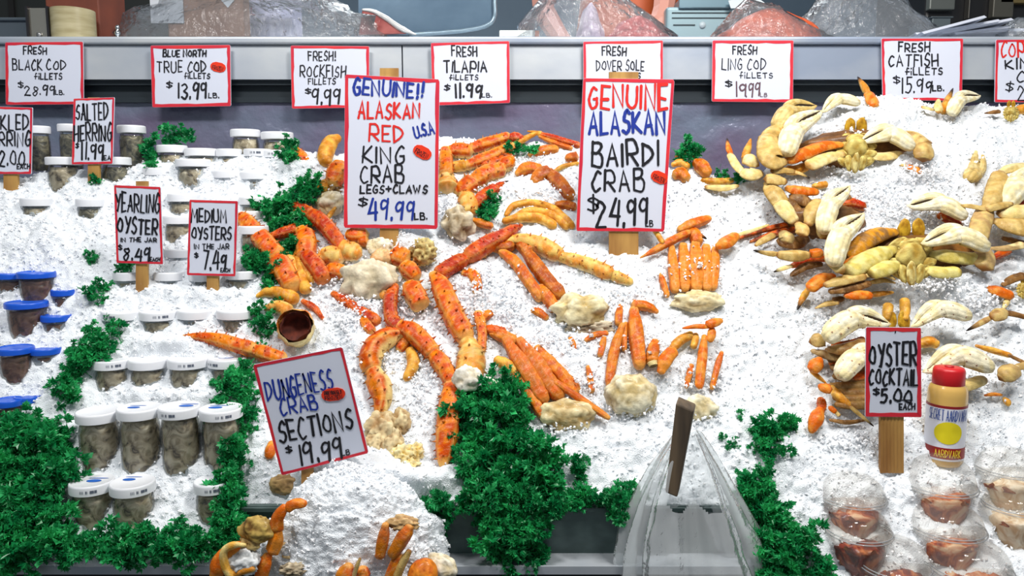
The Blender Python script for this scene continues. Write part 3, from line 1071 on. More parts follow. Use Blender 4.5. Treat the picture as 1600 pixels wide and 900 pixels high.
seg('thin_leg', t, [(526, 322, 3), (514, 338, 4), (500, 352, 2)], 'yellow', 0.03)
t = thing('king_crab_shoulder', 'big cream king crab shoulder with packed ice in the middle of the pile', 'crab shoulder', P(578, 440))
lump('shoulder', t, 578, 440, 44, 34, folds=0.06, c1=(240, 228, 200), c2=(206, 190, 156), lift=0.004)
lump('leg_stump', t, 598, 408, 20, 18, rough=0.3, c1=(236, 178, 120), c2=(226, 200, 150))
t = thing('king_crab_shoulder', 'pale ribbed king crab shoulder under the lower right corner of the king crab card', 'crab shoulder', P(718, 345))
lump('shoulder', t, 716, 348, 24, 27, folds=0.10, c1=(236, 224, 196), c2=(170, 146, 108), lift=0.02)
seg('thin_leg', t, [(738, 344, 5), (756, 350, 6), (770, 354, 4)], 'snow', 0.02)
t = thing('king_crab_piece', 'cut yellow king crab leg end with hairy fibres, standing in ice', 'crab leg', P(662, 396), G_K)
lump('cut_end', t, 662, 394, 20, 20, rough=0.30, freq=5, folds=0.03, c1=(240, 222, 150), c2=(150, 108, 46), lift=0.012)
t = thing('king_crab_shoulder', 'small white king crab shoulder lying right of the king crab card stake', 'crab shoulder', P(596, 380))
lump('shoulder', t, 592, 386, 20, 14, c1=(242, 234, 210), c2=(226, 206, 160), lift=0.006)
lone_leg('king_crab_piece', 'orange king crab legs end showing under the king crab card', [[(542, 366, 9), (556, 368, 12), (574, 366, 9)], ['snow', (560, 378, 8), (574, 376, 9)]], 'king', 0.012, G_K)
t = thing('king_crab_shoulder', 'white flesh of a king crab joint touching the parsley', 'crab shoulder', P(758, 600))
lump('flesh', t, 728, 592, 22, 20, folds=0.05, c1=(246, 242, 230), c2=(220, 206, 176), lift=0.045)
lump('flesh_strip', t, 768, 602, 15, 9, rot=-40, c1=(246, 240, 226), c2=(226, 206, 170), lift=0.045)
t = thing('king_crab_shoulder', 'cluster of cream king crab knuckles below the hooked leg', 'crab shoulder', P(600, 680))
for a in ((596, 668, 24, 24), (584, 694, 20, 18), (612, 690, 18, 20), (626, 660, 16, 22)):
    lump('knuckle', t, *a, folds=0.08, rough=0.28, c1=(236, 216, 168), c2=(170, 132, 84), lift=0.006)
t = thing('king_crab_shoulder', 'torn yellowish crab flesh above the front ice heap', 'crab shoulder', P(632, 722))
for a in ((628, 712, 18, 14), (640, 728, 15, 13), (622, 732, 12, 10), (648, 706, 13, 12)):
    lump('flesh', t, *a, rough=0.42, freq=3, c1=(244, 232, 180), c2=(222, 184, 96), lift=0.008)
t = thing('crab_section', 'tan crab section with a white flap under the Dungeness card', 'crab section', P(455, 766))
lump('shell', t, 452, 757, 30, 17, rough=0.2, c1=(196, 164, 110), c2=(150, 118, 76), lift=0.0)
lump('flesh_flap', t, 478, 754, 11, 16, rough=0.15, c1=(230, 216, 186), c2=(206, 186, 150), lift=0.008)
seg('leg', t, [(424, 690, 6), (422, 706, 8), (418, 716, 5)], 'orange', 0.01)

lone_leg('king_crab_piece', 'small spiny orange joint right of the bend in the longest red leg', [[(722, 426, 6), (738, 430, 9), (746, 446, 8), (742, 458, 5)]], 'king', 0.012, G_K)
lone_leg('king_crab_piece', 'red and orange crab stubs in ice left of the big bairdi fan beside the parsley', [['red', (756, 512, 5), (770, 516, 8), (790, 520, 7)], ['snow', (752, 500, 6), (762, 492, 7), (770, 490, 4)]], 'red', 0.012, G_K)
lone_leg('king_crab_piece', 'pinkish orange leg iced over below the king crab card', [[(600, 446, 8), (590, 428, 10), (572, 418, 9)]], 'king', 0.008, G_K)
lone_leg('king_crab_piece', 'slim red leg tip lying across ice above the cut hollow leg end', [[(472, 470, 5), (492, 482, 5), (506, 500, 2)]], 'red', 0.010, G_K, tip=False)
lone_leg('king_crab_piece', 'cream jointed leg bit between the white shoulder and the stubby orange joint', [['cream', (606, 470, 8), (598, 452, 10), (604, 440, 8)]], 'cream', 0.012, G_K)
lone_leg('king_crab_piece', 'orange joint pressed against the top of the hooked leg', [['king', (640, 520, 6), (632, 536, 9), (622, 548, 6)]], 'king', 0.006, G_K)
# right of the king crab card
G_R = 'king crab legs right of the king crab card'
lone_leg('king_crab_piece', 'topmost long spiny king crab leg between the two tall cards',
         [[(700, 236, 9), (718, 235, 11), (737, 237, 9)], [(733, 233, 9), (765, 223, 9), (797, 213, 7)], ['red', (792, 216, 7), (808, 216, 8), (818, 220, 4)]], 'king', 0.016, G_R)
lone_leg('king_crab_piece', 'upright spotted king crab leg hugging the right edge of the king crab card',
         [[(696, 232, 9), (697, 252, 11), (697, 275, 11)], ['cream', (696, 276, 13), (699, 298, 16)]], 'king', 0.022, G_R, under_at=0.1)
lone_leg('king_crab_piece', 'second spiny king crab leg running right, to thin feelers over the panel',
         [['yellow', (703, 262, 9), (728, 258, 9)], [(727, 260, 9), (765, 245, 9), (803, 228, 8)], ['yellow', (800, 230, 6), (820, 217, 5), (838, 208, 3)]], 'king', 0.016, G_R, under_at=-0.1)
lone_leg('king_crab_piece', 'thin red pair of crab leg tips arching down to the bairdi card',
         [['yellow', (824, 205, 1.5), (836, 207, 3), (846, 210, 5)], ['red', (842, 209, 4.5), (872, 218, 5), (908, 228, 4)], ['snow', (842, 213, 3), (868, 224, 3.5), (894, 232, 3)]], 'snow', 0.012, G_R)
lone_leg('king_crab_piece', 'fat orange king crab leg with a cream belly below the two spiny ones',
         [['king', (712, 302, 10), (724, 296, 13), (740, 284, 13)], [(736, 286, 13), (762, 271, 13), (788, 264, 10)], [(782, 262, 10), (795, 255, 11), (803, 258, 6)]], 'king', 0.02, G_R, under_at=0.05)
lone_leg('king_crab_piece', 'cream king crab joint beneath the fat orange leg', [[(724, 302, 11), (732, 318, 13), (734, 336, 10)]], 'cream', 0.018, G_R)
t = thing('king_crab_claw', 'deep red king crab claw with a black point, above the dark parsley', 'crab leg', P(742, 325), G_R)
pm = seg('palm', t, [(741, 324, 7), (752, 311, 10), (766, 300, 9), (776, 293, 7)], 'red', 0.024)
seg('moving_finger', pm, [(768, 296, 6), (780, 289, 4), (794, 283, 1)], 'red', 0.026, tip=True, ends=(.3, 1.5))
seg('fixed_finger', pm, [(770, 300, 5), (780, 295, 4), (786, 286, 1.5)], 'red', 0.022, ends=(.3, 1.5))
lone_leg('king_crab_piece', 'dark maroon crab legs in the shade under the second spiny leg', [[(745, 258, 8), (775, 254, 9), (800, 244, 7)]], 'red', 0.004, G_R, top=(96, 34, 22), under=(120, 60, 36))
lone_leg('king_crab_piece', 'gnarled cream king crab leg sloping down right under the bairdi card',
         [[(788, 379, 7), (815, 376, 10), (850, 386, 13), (876, 401, 11)], [(873, 400, 10), (900, 408, 10), (932, 419, 11), (957, 430, 10)], [(953, 428, 9), (972, 436, 8), (988, 442, 5)]],
         'cream', 0.02, G_R, top=(226, 184, 96))

# ------------------------------------------------------------------ bairdi crab sections
G_B = 'bairdi crab legs on the ice'
lone_leg('bairdi_crab_piece', 'rusty bairdi crab leg folded sharply, left of the bairdi card',
         [[(833, 286, 9), (844, 275, 11), (860, 270, 10)], [(854, 269, 11), (874, 288, 11), (894, 310, 8)], ['yellow', (866, 268, 4), (881, 260, 4), (904, 255, 3)]], 'snowdark', 0.018, G_B)
lone_leg('bairdi_crab_piece', 'small bairdi crab joint iced over, left of the sharply folded leg', [[(806, 272, 5), (824, 263, 9), (846, 267, 8)]], 'snow', 0.014, G_B)
lone_leg('bairdi_crab_piece', 'reddish bairdi crab piece farthest back, frosted with ice', [[(826, 242, 5), (848, 235, 7), (872, 233, 5)]], 'snow', 0.008, G_B)
lone_leg('bairdi_crab_piece', 'short brown bairdi crab stub touching the left edge of the bairdi card', [[(884, 247, 6), (902, 246, 8)]], 'snowdark', 0.012, G_B)
t = thing('bairdi_crab_section', 'fan of curved yellow bairdi crab legs left of the bairdi card bottom', 'crab section', P(840, 345))
for s in ([(790, 337, 5), (802, 322, 6), (830, 317, 6), (862, 325, 6), (886, 346, 7), (896, 356, 5)], [(796, 344, 6), (828, 329, 6), (866, 338, 7), (888, 356, 6)],
          [(786, 346, 7), (815, 340, 8), (845, 342, 8), (868, 354, 7)]):
    leg(t, [s], 'yellow', 0.016)
leg(t, [[(868, 320, 6), (884, 321, 7), (900, 325, 6)]], 'snowdark', 0.012)
t = thing('bairdi_crab_section', 'bairdi crab section, grooved rusty legs above a torn cream shoulder', 'crab section', P(900, 480))
leg(t, [[(806, 380, 7), (818, 386, 9), (828, 396, 9)], [(818, 388, 10), (838, 416, 11), (858, 442, 11), (878, 464, 10)]], 'snowdark', 0.022)
leg(t, [[(782, 392, 8), (806, 412, 9), (828, 442, 9), (846, 468, 8)]], 'snow', 0.016)
leg(t, [['snowdark', (808, 378, 7), (790, 386, 9), (770, 384, 8)]], 'snowdark', 0.016)
leg(t, [[(843, 448, 9), (855, 465, 10), (868, 484, 9)], [(862, 452, 8), (880, 464, 7)]], 'snow', 0.016)
leg(t, [[(830, 486, 5), (842, 488, 6), (856, 498, 4)]], 'snow', 0.01)
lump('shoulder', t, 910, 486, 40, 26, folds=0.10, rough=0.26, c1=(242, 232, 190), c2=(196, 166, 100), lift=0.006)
lump('torn_edge', t, 922, 512, 34, 11, rough=0.4, freq=4, c1=(226, 212, 182), c2=(128, 104, 78), lift=0.0)
t = thing('bairdi_crab_section', 'orange bairdi crab section with parallel legs standing right of the bairdi card', 'crab section', P(1090, 470))
for s in ([(1049, 384, 6), (1052, 420, 8), (1055, 456, 7)], [(1067, 382, 8), (1069, 415, 9), (1070, 454, 8)], [(1086, 380, 9), (1087, 415, 11), (1088, 455, 9)],
          [(1103, 384, 8), (1104, 420, 9), (1104, 454, 8)], [(1117, 388, 7), (1116, 420, 8), (1113, 452, 7)]):
    leg(t, [s], 'snow', 0.022, top=(240, 132, 40))
leg(t, [[(1078, 358, 7), (1086, 368, 9), (1090, 382, 8)]], 'snow', 0.024)
leg(t, [[(1010, 340, 3.5), (1022, 358, 4.5), (1036, 380, 4)]], 'yellow', 0.062)
leg(t, [[(1000, 403, 1.5), (1025, 390, 5), (1052, 375, 6), (1078, 363, 5)], [(1074, 364, 4), (1090, 366, 3.5), (1104, 373, 1)]], 'snow', 0.04, tip=True)
leg(t, [[(1060, 360, 7), (1084, 350, 8), (1110, 341, 5)]], 'snow', 0.034)
leg(t, [[(1120, 386, 7), (1136, 378, 10), (1152, 366, 6)], ['pale', (1150, 368, 3.5), (1176, 360, 3), (1202, 351, 1.5)]], 'orange', 0.024)
leg(t, [[(1031, 428, 4.5), (1037, 445, 5), (1043, 464, 4)]], 'snow', 0.018)
lump('shoulder', t, 1090, 470, 40, 17, folds=0.06, c1=(246, 236, 196), c2=(220, 196, 140), lift=0.008)
t = thing('bairdi_crab_section', 'bairdi crab section with a folded wide leg and round cream shoulder', 'crab section', P(990, 620))
leg(t, [[(970, 476, 4), (967, 492, 6), (966, 508, 5)], [(973, 506, 6), (962, 540, 8), (955, 575, 8), (952, 605, 6)]], 'snow', 0.02)
leg(t, [[(978, 504, 4), (976, 525, 4.5), (975, 548, 4)]], 'snow', 0.012)
leg(t, [['snow', (1028, 488, 4), (1010, 479, 7), (988, 477, 8)], [(990, 482, 9), (994, 525, 12), (1000, 575, 9)]], 'snow', 0.02)
leg(t, [[(1024, 532, 7), (1020, 550, 10), (1018, 568, 9)]], 'snow', 0.016)
C, R = px_curve([(1019, 566, 8), (1021, 572, 7)], 0.022)
V, F, col = limb_geo(C, R, NRM, (232, 212, 150), (90, 70, 40), nr=16, ends=(0.3, -0.8), seed=7)
mesh_obj('hollow_end', V, F, MAT['shell'], t, col)
leg(t, [[(1032, 583, 7), (1040, 562, 10), (1054, 546, 8)], ['yellow', (1049, 547, 8), (1063, 532, 8), (1082, 522, 6)]], 'orange', 0.018)
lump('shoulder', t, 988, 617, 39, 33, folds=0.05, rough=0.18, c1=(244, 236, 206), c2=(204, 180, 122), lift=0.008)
t = thing('bairdi_crab_section', 'small bairdi crab section with thin crossed legs, right of the folded wide leg', 'crab section', P(1092, 640))
leg(t, [[(1128, 500, 5), (1116, 504, 7), (1104, 508, 6)], [(1112, 511, 3.5), (1090, 510, 4), (1066, 513, 1.5)]], 'orange', 0.03)
leg(t, [[(1113, 512, 5), (1112, 522, 6), (1109, 534, 4)]], 'orange', 0.022)
leg(t, [[(1087, 522, 6), (1086, 532, 6), (1083, 544, 5)], ['snow', (1081, 570, 5), (1076, 588, 5), (1072, 606, 3)]], 'yellow', 0.016)
leg(t, [[(1101, 524, 5), (1097, 562, 7), (1092, 606, 6)]], 'orange', 0.022)
leg(t, [[(1128, 550, 4), (1121, 572, 5), (1112, 608, 4)]], 'snow', 0.014)
lump('shoulder', t, 1092, 638, 27, 20, folds=0.05, c1=(246, 238, 206), c2=(220, 200, 150), lift=0.002)
t = thing('bairdi_crab_section', 'bairdi crab section of thick rusty legs lying beside the parsley, shoulder lowest', 'crab section', P(890, 650))
leg(t, [[(788, 528, 9), (814, 568, 13), (834, 600, 13), (852, 628, 10)]], 'snowdark', 0.024, top=(206, 96, 26))
leg(t, [[(810, 530, 9), (838, 568, 13), (860, 602, 13), (878, 622, 10)]], 'snowdark', 0.018, top=(206, 96, 26))
leg(t, [[(838, 542, 8), (866, 574, 10), (886, 596, 10), (903, 614, 8)]], 'snow', 0.012)
leg(t, [['snow', (766, 520, 6), (786, 526, 9), (806, 534, 8)]], 'snowdark', 0.014)
leg(t, [['yellow', (774, 561, 9), (794, 572, 10), (808, 582, 8)], ['snow', (803, 578, 8), (826, 614, 9), (850, 652, 7)]], 'snow', 0.028)
leg(t, [[(842, 584, 4), (862, 594, 5), (902, 620, 5.5), (952, 654, 4.5)]], 'snow', 0.05)
lump('shoulder', t, 888, 648, 41, 25, folds=0.07, rough=0.2, c1=(240, 224, 176), c2=(196, 160, 96), lift=0.006)
for pts in ([(918, 572, 3.5), (922, 590, 5), (925, 613, 4.5)], [(914, 532, 4), (930, 524, 5), (950, 521, 4)], [(944, 527, 5), (941, 542, 5), (937, 557, 4)], [(890, 528, 5), (895, 538, 5), (900, 548, 3)]):
    i = [918, 914, 944, 890].index(pts[0][0])
    lone_leg('bairdi_crab_piece', ['short upright orange crab leg bit alone in ice above the lowest shoulder', 'thin orange crab joint lying level, left of the folded wide leg',
             'small orange crab leg stub hanging below the thin level joint', 'tiny orange crab tip under the torn cream shoulder'][i],
             [pts], 'snow', 0.006, G_B)
t = thing('bairdi_crab_section', 'tangle of bairdi crab legs just right of the bairdi card', 'crab section', P(1085, 270))
leg(t, [[(1050, 258, 5), (1064, 254, 6), (1076, 262, 5)]], 'yellow', 0.016)
leg(t, [[(1052, 274, 8), (1064, 272, 9), (1074, 282, 7)]], 'snow', 0.014)
leg(t, [[(1085, 252, 8), (1098, 262, 10), (1106, 274, 7)], ['yellow', (1090, 262, 8), (1106, 268, 7)]], 'snow', 0.016)
leg(t, [['yellow', (1096, 282, 5), (1118, 284, 6), (1146, 282, 4)], ['pale', (1102, 292, 5), (1130, 294, 6), (1154, 290, 3)]], 'yellow', 0.012)
leg(t, [[(1056, 246, 4), (1072, 240, 6), (1086, 246, 4)]], 'red', 0.01)

# ------------------------------------------------------------------ whole dungeness crabs, right side
G_D = 'whole dungeness crabs piled on the right'


def belly(t, cx, cy, s, lift, rows=4):
    """pale underside of a crab: breastplate, plates to both sides, pointed flap"""
    mb = MB()
    def add(x, y, rx, ry, rot=0, c1=(232, 214, 128), c2=(176, 140, 58), deep=0.42, dl=0.0, rough=0.10):
        _seed[0] += 1
        V, F, col = lump_geo(cx + x * s, cy + y * s, rx * s, ry * s, lift + dl, deep, rot, rough, seed=_seed[0], c1=c1, c2=c2, sub=3)
        mb.add(V, F)
        mb.C[-1] = col
    for sx in (-1, 1):
        for k in range(rows):
            a = -38 + 26 * k
            add(sx * (14 + 3 * (1.5 - abs(k - 1.5))), -14 + 11 * k, 12, 6.0, -sx * (20 - 14 * k))
        add(sx * 8, -30, 7.5, 12, sx * 6, c1=(214, 170, 50), c2=(170, 120, 30))
    add(0, 0, 17, 15, 0, dl=0.006)
    add(0, -12, 14, 8, 0, dl=0.004)
    add(0, 20, 6, 14, 0, c1=(236, 222, 150), dl=0.010)
    add(-9, 20, 6, 11, 14, dl=0.005)
    add(9, 20, 6, 11, -14, dl=0.005)
    mb.build('belly', MAT['shell'], t, cols=True)


t = thing('dungeness_crab', 'topmost whole Dungeness crab, belly out, its claws against the grey panel', 'crab', P(1335, 245), G_D)
lump('back_shell', t, 1335, 238, 88, 34, lift=-0.01, c1=(150, 104, 60), c2=(104, 70, 42), rough=.1)
belly(t, 1337, 232, 1.15, 0.045)
leg(t, [['orange', (1316, 226, 7), (1288, 228, 9), (1256, 240, 10), (1230, 252, 8)]], 'orange', 0.045)
leg(t, [['pale', (1318, 240, 7), (1290, 248, 10), (1262, 260, 10)], ['yellow', (1266, 258, 8), (1244, 266, 8), (1228, 266, 7)]], 'pale', 0.04)
leg(t, [[(1228, 252, 8), (1206, 250, 17), (1202, 228, 17), (1202, 212, 12)], ['tan', (1190, 228, 8), (1206, 208, 11), (1226, 198, 8)]], 'tan', 0.05, flat=0.5)
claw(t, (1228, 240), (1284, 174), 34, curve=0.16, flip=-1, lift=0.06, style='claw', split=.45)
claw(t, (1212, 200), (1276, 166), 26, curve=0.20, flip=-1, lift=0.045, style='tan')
leg(t, [[(1190, 270, 9), (1172, 272, 12), (1160, 268, 8)], ['pale', (1163, 273, 6), (1150, 258, 7), (1140, 240, 5)], ['orange', (1142, 242, 5), (1138, 230, 4), (1136, 216, 1)]], 'pale', 0.035, tip=True)
leg(t, [[(1184, 258, 8), (1172, 250, 12), (1162, 248, 9)], ['yellow', (1162, 248, 6), (1168, 234, 6), (1173, 217, 1.5)]], 'pale', 0.04)
leg(t, [[(1228, 284, 8), (1208, 280, 10), (1196, 280, 8)], ['tan', (1206, 268, 7), (1222, 266, 6), (1242, 268, 4)], ['tan', (1238, 267, 4), (1252, 272, 3), (1265, 278, 1)]], 'tan', 0.05, tip=True)
leg(t, [[(1200, 284, 9), (1210, 302, 14), (1222, 320, 12)], ['pale', (1214, 308, 12), (1228, 330, 13), (1243, 348, 8)]], 'tan', 0.035)
leg(t, [['orange', (1228, 294, 7), (1248, 298, 9), (1278, 300, 6)], ['yellow', (1270, 292, 6), (1282, 290, 6), (1292, 288, 5)]], 'orange', 0.03)
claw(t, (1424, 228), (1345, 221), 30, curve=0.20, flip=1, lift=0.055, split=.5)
leg(t, [['pale', (1352, 240, 6), (1378, 245, 8), (1410, 240, 6)]], 'pale', 0.03)
leg(t, [[(1402, 210, 5), (1428, 212, 9), (1446, 228, 13)], ['tan', (1444, 222, 13), (1443, 240, 14), (1442, 250, 10)]], 'tan', 0.05, top=(178, 140, 78))
lone_leg('dungeness_crab_piece', 'bent Dungeness crab leg tip poking up left of the catfish card',
         [['orange', (1366, 166, 9), (1362, 156, 9), (1357, 146, 7)], ['yellow', (1357, 148, 6), (1349, 134, 5), (1340, 120, 1)]], 'tan', 0.03, tip=True)
t = thing('dungeness_crab_claw', 'curved Dungeness crab claw on the ice crest left of the bent leg tip', 'crab claw', P(1330, 168))
claw(t, (1340, 160), (1284, 176), 20, curve=0.22, flip=1, lift=0.045, style='claw')
t = thing('dungeness_crab_claw', 'Dungeness crab claw pointing right over the ice under the catfish card', 'crab claw', P(1490, 180))
claw(t, (1486, 178), (1532, 150), 22, curve=0.22, flip=-1, lift=0.04)
lone_leg('dungeness_crab_piece', 'dark tipped crab leg point standing under the catfish card', [['yellow', (1472, 176, 7), (1479, 160, 6), (1489, 138, 1)]], 'tan', 0.04, tip=True)
lone_leg('dungeness_crab_piece', 'short pale crab finger beside the dark tipped point under the catfish card', [['pale', (1467, 176, 6), (1466, 166, 6), (1467, 155, 2)], ['pale', (1460, 172, 3), (1440, 167, 3)]], 'pale', 0.04)
t = thing('dungeness_crab', 'Dungeness crab on the ice crest at the right edge, under the cut off card', 'crab', P(1585, 180), G_D)
belly(t, 1580, 176, 0.45, 0.03)
leg(t, [[(1562, 174, 5), (1548, 176, 3), (1538, 177, 1)]], 'brown', 0.03)
leg(t, [[(1588, 172, 7), (1606, 170, 9)]], 'yellow', 0.03)
t = thing('dungeness_crab_claw', 'upright Dungeness crab claw sticking out of smooth ice', 'crab claw', P(1515, 280))
claw(t, (1514, 282), (1530, 233), 26, curve=0.10, flip=1, lift=0.02, style='tan', split=.35)
lone_leg('dungeness_crab_piece', 'small curved crab tip half sunk in ice below the topmost crab', [['orange', (1442, 270, 5), (1430, 264, 6), (1416, 260, 4)], ['tan', (1418, 260, 3), (1410, 258, 2.5), (1401, 259, 1)]], 'orange', 0.03, tip=True)

t = thing('dungeness_crab', 'Dungeness crab cut by the right edge, tan legs crossed over its raised arm', 'crab', P(1570, 345), G_D)
leg(t, [[(1532, 388, 10), (1530, 362, 14), (1538, 336, 13), (1544, 324, 8)]], 'tan', 0.05, top=(186, 150, 96))
leg(t, [[(1538, 332, 8), (1551, 312, 13), (1559, 290, 14), (1565, 270, 10)], ['pale', (1562, 270, 6), (1582, 262, 7), (1606, 258, 5)]], 'tan', 0.055)
leg(t, [[(1582, 317, 4), (1562, 322, 6), (1540, 328, 5)], ['tan', (1543, 328, 5), (1514, 322, 4), (1486, 323, 1)]], 'tan', 0.07, tip=True)
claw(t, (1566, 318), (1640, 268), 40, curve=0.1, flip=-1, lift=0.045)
leg(t, [['red', (1556, 320, 6), (1580, 322, 8), (1606, 316, 8)]], 'red', 0.02)
leg(t, [[(1560, 334, 10), (1584, 332, 13), (1612, 332, 13)]], 'pale', 0.05)
leg(t, [[(1552, 344, 8), (1580, 352, 15), (1614, 358, 17)]], 'tan', 0.042)
claw(t, (1506, 336), (1418, 322), 30, curve=0.14, flip=1, lift=0.045, red_under=True)
leg(t, [[(1566, 372, 5), (1590, 378, 6), (1612, 384, 6)]], 'brown', 0.02)

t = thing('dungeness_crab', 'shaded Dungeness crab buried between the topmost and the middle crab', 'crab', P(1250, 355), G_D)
lump('back_shell', t, 1285, 348, 62, 30, lift=-0.012, c1=(140, 98, 56), c2=(84, 58, 36), rough=.12)  # brown filler shell and legs stand in for shadows between the crabs
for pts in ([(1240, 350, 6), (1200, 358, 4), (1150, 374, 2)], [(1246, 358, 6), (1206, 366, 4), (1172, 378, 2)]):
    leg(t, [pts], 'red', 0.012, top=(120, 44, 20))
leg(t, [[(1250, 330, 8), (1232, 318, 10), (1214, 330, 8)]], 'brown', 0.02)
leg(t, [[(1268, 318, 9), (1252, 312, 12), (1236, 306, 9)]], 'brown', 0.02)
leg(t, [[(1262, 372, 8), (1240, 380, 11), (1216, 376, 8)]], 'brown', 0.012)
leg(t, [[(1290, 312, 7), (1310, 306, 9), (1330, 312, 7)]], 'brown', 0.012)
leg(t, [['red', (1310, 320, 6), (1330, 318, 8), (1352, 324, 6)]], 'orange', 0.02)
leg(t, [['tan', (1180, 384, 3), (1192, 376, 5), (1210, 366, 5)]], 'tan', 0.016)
t = thing('dungeness_crab', 'middle Dungeness crab, yellow belly facing out above the Oyster Cocktail card', 'crab', P(1425, 410), G_D)
lump('back_shell', t, 1420, 404, 112, 40, lift=-0.01, c1=(166, 112, 48), c2=(104, 70, 36), rough=.1)
belly(t, 1424, 400, 1.4, 0.055)
leg(t, [['brown', (1402, 362, 8), (1374, 366, 12), (1348, 380, 13), (1330, 402, 9)]], 'brown', 0.05, top=(206, 140, 28), under=(168, 110, 30))
leg(t, [[(1400, 388, 8), (1374, 398, 13), (1346, 412, 14), (1322, 428, 11)]], 'belly', 0.055)
leg(t, [[(1404, 412, 9), (1382, 420, 12), (1358, 428, 9)]], 'belly', 0.058)
leg(t, [['orange', (1336, 402, 7), (1326, 416, 9), (1314, 426, 7)]], 'orange', 0.055)
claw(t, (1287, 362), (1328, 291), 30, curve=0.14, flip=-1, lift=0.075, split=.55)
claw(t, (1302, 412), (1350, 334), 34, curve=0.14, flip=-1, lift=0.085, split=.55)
leg(t, [[(1296, 398, 8), (1302, 408, 11), (1316, 424, 9)]], 'pale', 0.075)
leg(t, [[(1246, 348, 7), (1254, 358, 10), (1252, 368, 8)], ['tan', (1262, 352, 8), (1272, 330, 13), (1283, 314, 9)], ['tan', (1286, 352, 9), (1286, 364, 9), (1290, 372, 7)]], 'tan', 0.05)
leg(t, [['orange', (1284, 394, 8), (1274, 396, 8), (1266, 397, 7)], ['tan', (1264, 398, 8), (1240, 400, 10), (1214, 398, 6)], ['tan', (1216, 397, 5), (1200, 396, 4.5), (1177, 391, 1)]], 'tan', 0.045, tip=True, flat=0.8)
leg(t, [['red', (1290, 404, 6), (1266, 406, 5), (1236, 416, 4)], ['pale', (1238, 415, 3.5), (1222, 420, 3.5), (1209, 425, 1)]], 'brown', 0.038, tip=True)
leg(t, [[(1284, 412, 6), (1260, 416, 6), (1240, 428, 4), (1238, 432, 2)]], 'brown', 0.025)
leg(t, [[(1222, 362, 9), (1230, 372, 11), (1228, 380, 8)]], 'tan', 0.02, top=(168, 146, 96))
leg(t, [['orange', (1304, 432, 8), (1282, 438, 10), (1264, 452, 8)], ['yellow', (1263, 452, 6), (1254, 466, 5), (1246, 484, 1)]], 'orange', 0.04, tip=True)
leg(t, [[(1288, 446, 6), (1318, 438, 8), (1352, 431, 6)], ['tan', (1348, 431, 5), (1376, 427, 5), (1399, 437, 1.5)]], 'tan', 0.06)
leg(t, [['brown', (1296, 456, 6), (1330, 450, 7), (1360, 442, 5)], ['tan', (1358, 442, 4), (1380, 438, 4), (1399, 442, 1.5)]], 'brown', 0.05)
leg(t, [['orange', (1320, 462, 6), (1340, 461, 8), (1362, 461, 6)], ['yellow', (1358, 461, 5), (1376, 459, 4.5), (1396, 457, 2)]], 'tan', 0.045)
leg(t, [['brown', (1318, 466, 5), (1302, 470, 5)], ['tan', (1310, 472, 5), (1292, 475, 4), (1273, 482, 1)]], 'tan', 0.03)
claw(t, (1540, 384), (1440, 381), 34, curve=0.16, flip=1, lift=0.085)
leg(t, [[(1450, 396, 6), (1478, 400, 11), (1520, 404, 10), (1532, 398, 7)]], 'belly', 0.05)
leg(t, [[(1462, 386, 4), (1490, 382, 6), (1530, 388, 5)]], 'yellow', 0.06)
leg(t, [[(1530, 380, 8), (1539, 400, 14), (1536, 420, 12)], ['pale', (1544, 388, 3), (1572, 388, 5), (1600, 382, 6)]], 'tan', 0.05, top=(178, 146, 96))
leg(t, [['red', (1550, 404, 5), (1566, 396, 6), (1578, 392, 4)]], 'red', 0.02)
leg(t, [[(1446, 420, 8), (1470, 426, 10), (1500, 424, 8)]], 'belly', 0.05)

t = thing('dungeness_crab', 'lowest Dungeness crab, standing behind the Oyster Cocktail card', 'crab', P(1400, 560), G_D)
for k, y in enumerate((548, 562, 574, 588)):
    leg(t, [[(1290 + 4 * k, y, 6), (1330, y + 2, 8), (1376, y - 2, 8)]], 'brown', 0.012, top=(132, 98, 54))
belly(t, 1402, 540, 1.3, 0.02)
leg(t, [[(1385, 500, 6), (1387, 486, 8), (1388, 476, 7)]], 'yellow', 0.05, top=(190, 138, 50))
leg(t, [[(1414, 500, 6), (1414, 482, 8), (1413, 468, 7)]], 'yellow', 0.05, top=(190, 138, 50))
leg(t, [[(1436, 538, 8), (1452, 534, 9), (1466, 540, 6)]], 'yellow', 0.03)
claw(t, (1292, 528), (1391, 507), 36, curve=0.20, flip=-1, lift=0.06, spiny=0.10, split=.52)
claw(t, (1312, 588), (1392, 552), 34, curve=0.18, flip=-1, lift=0.045, spiny=0.12)
claw(t, (1512, 492), (1424, 511), 30, curve=0.20, flip=1, lift=0.05, spiny=0.08)
claw(t, (1546, 572), (1443, 582), 36, curve=0.20, flip=1, lift=0.055, spiny=0.08)
leg(t, [[(1294, 546, 7), (1322, 546, 10), (1356, 536, 9)]], 'brown', 0.04, top=(176, 140, 84), under=(150, 110, 66))
leg(t, [['red', (1300, 540, 5), (1326, 538, 6), (1350, 530, 5)]], 'red', 0.045, top=(150, 66, 34))
leg(t, [[(1266, 534, 7), (1276, 532, 11), (1286, 530, 10)]], 'tan', 0.03, top=(180, 148, 90))
leg(t, [[(1268, 548, 5), (1300, 556, 8), (1336, 558, 8)]], 'brown', 0.026, top=(186, 156, 106))
leg(t, [['red', (1296, 566, 5), (1316, 572, 6)]], 'red', 0.024, top=(176, 84, 40))
leg(t, [['red', (1318, 592, 5), (1340, 590, 7), (1360, 584, 6)]], 'red', 0.034, top=(146, 56, 30))
for k, y in enumerate((602, 612, 622, 632)):
    leg(t, [[(1296 + 3 * k, y, 5), (1330, y + 1, 7), (1372, y, 7)]], 'brown', 0.016, top=(146, 112, 62))
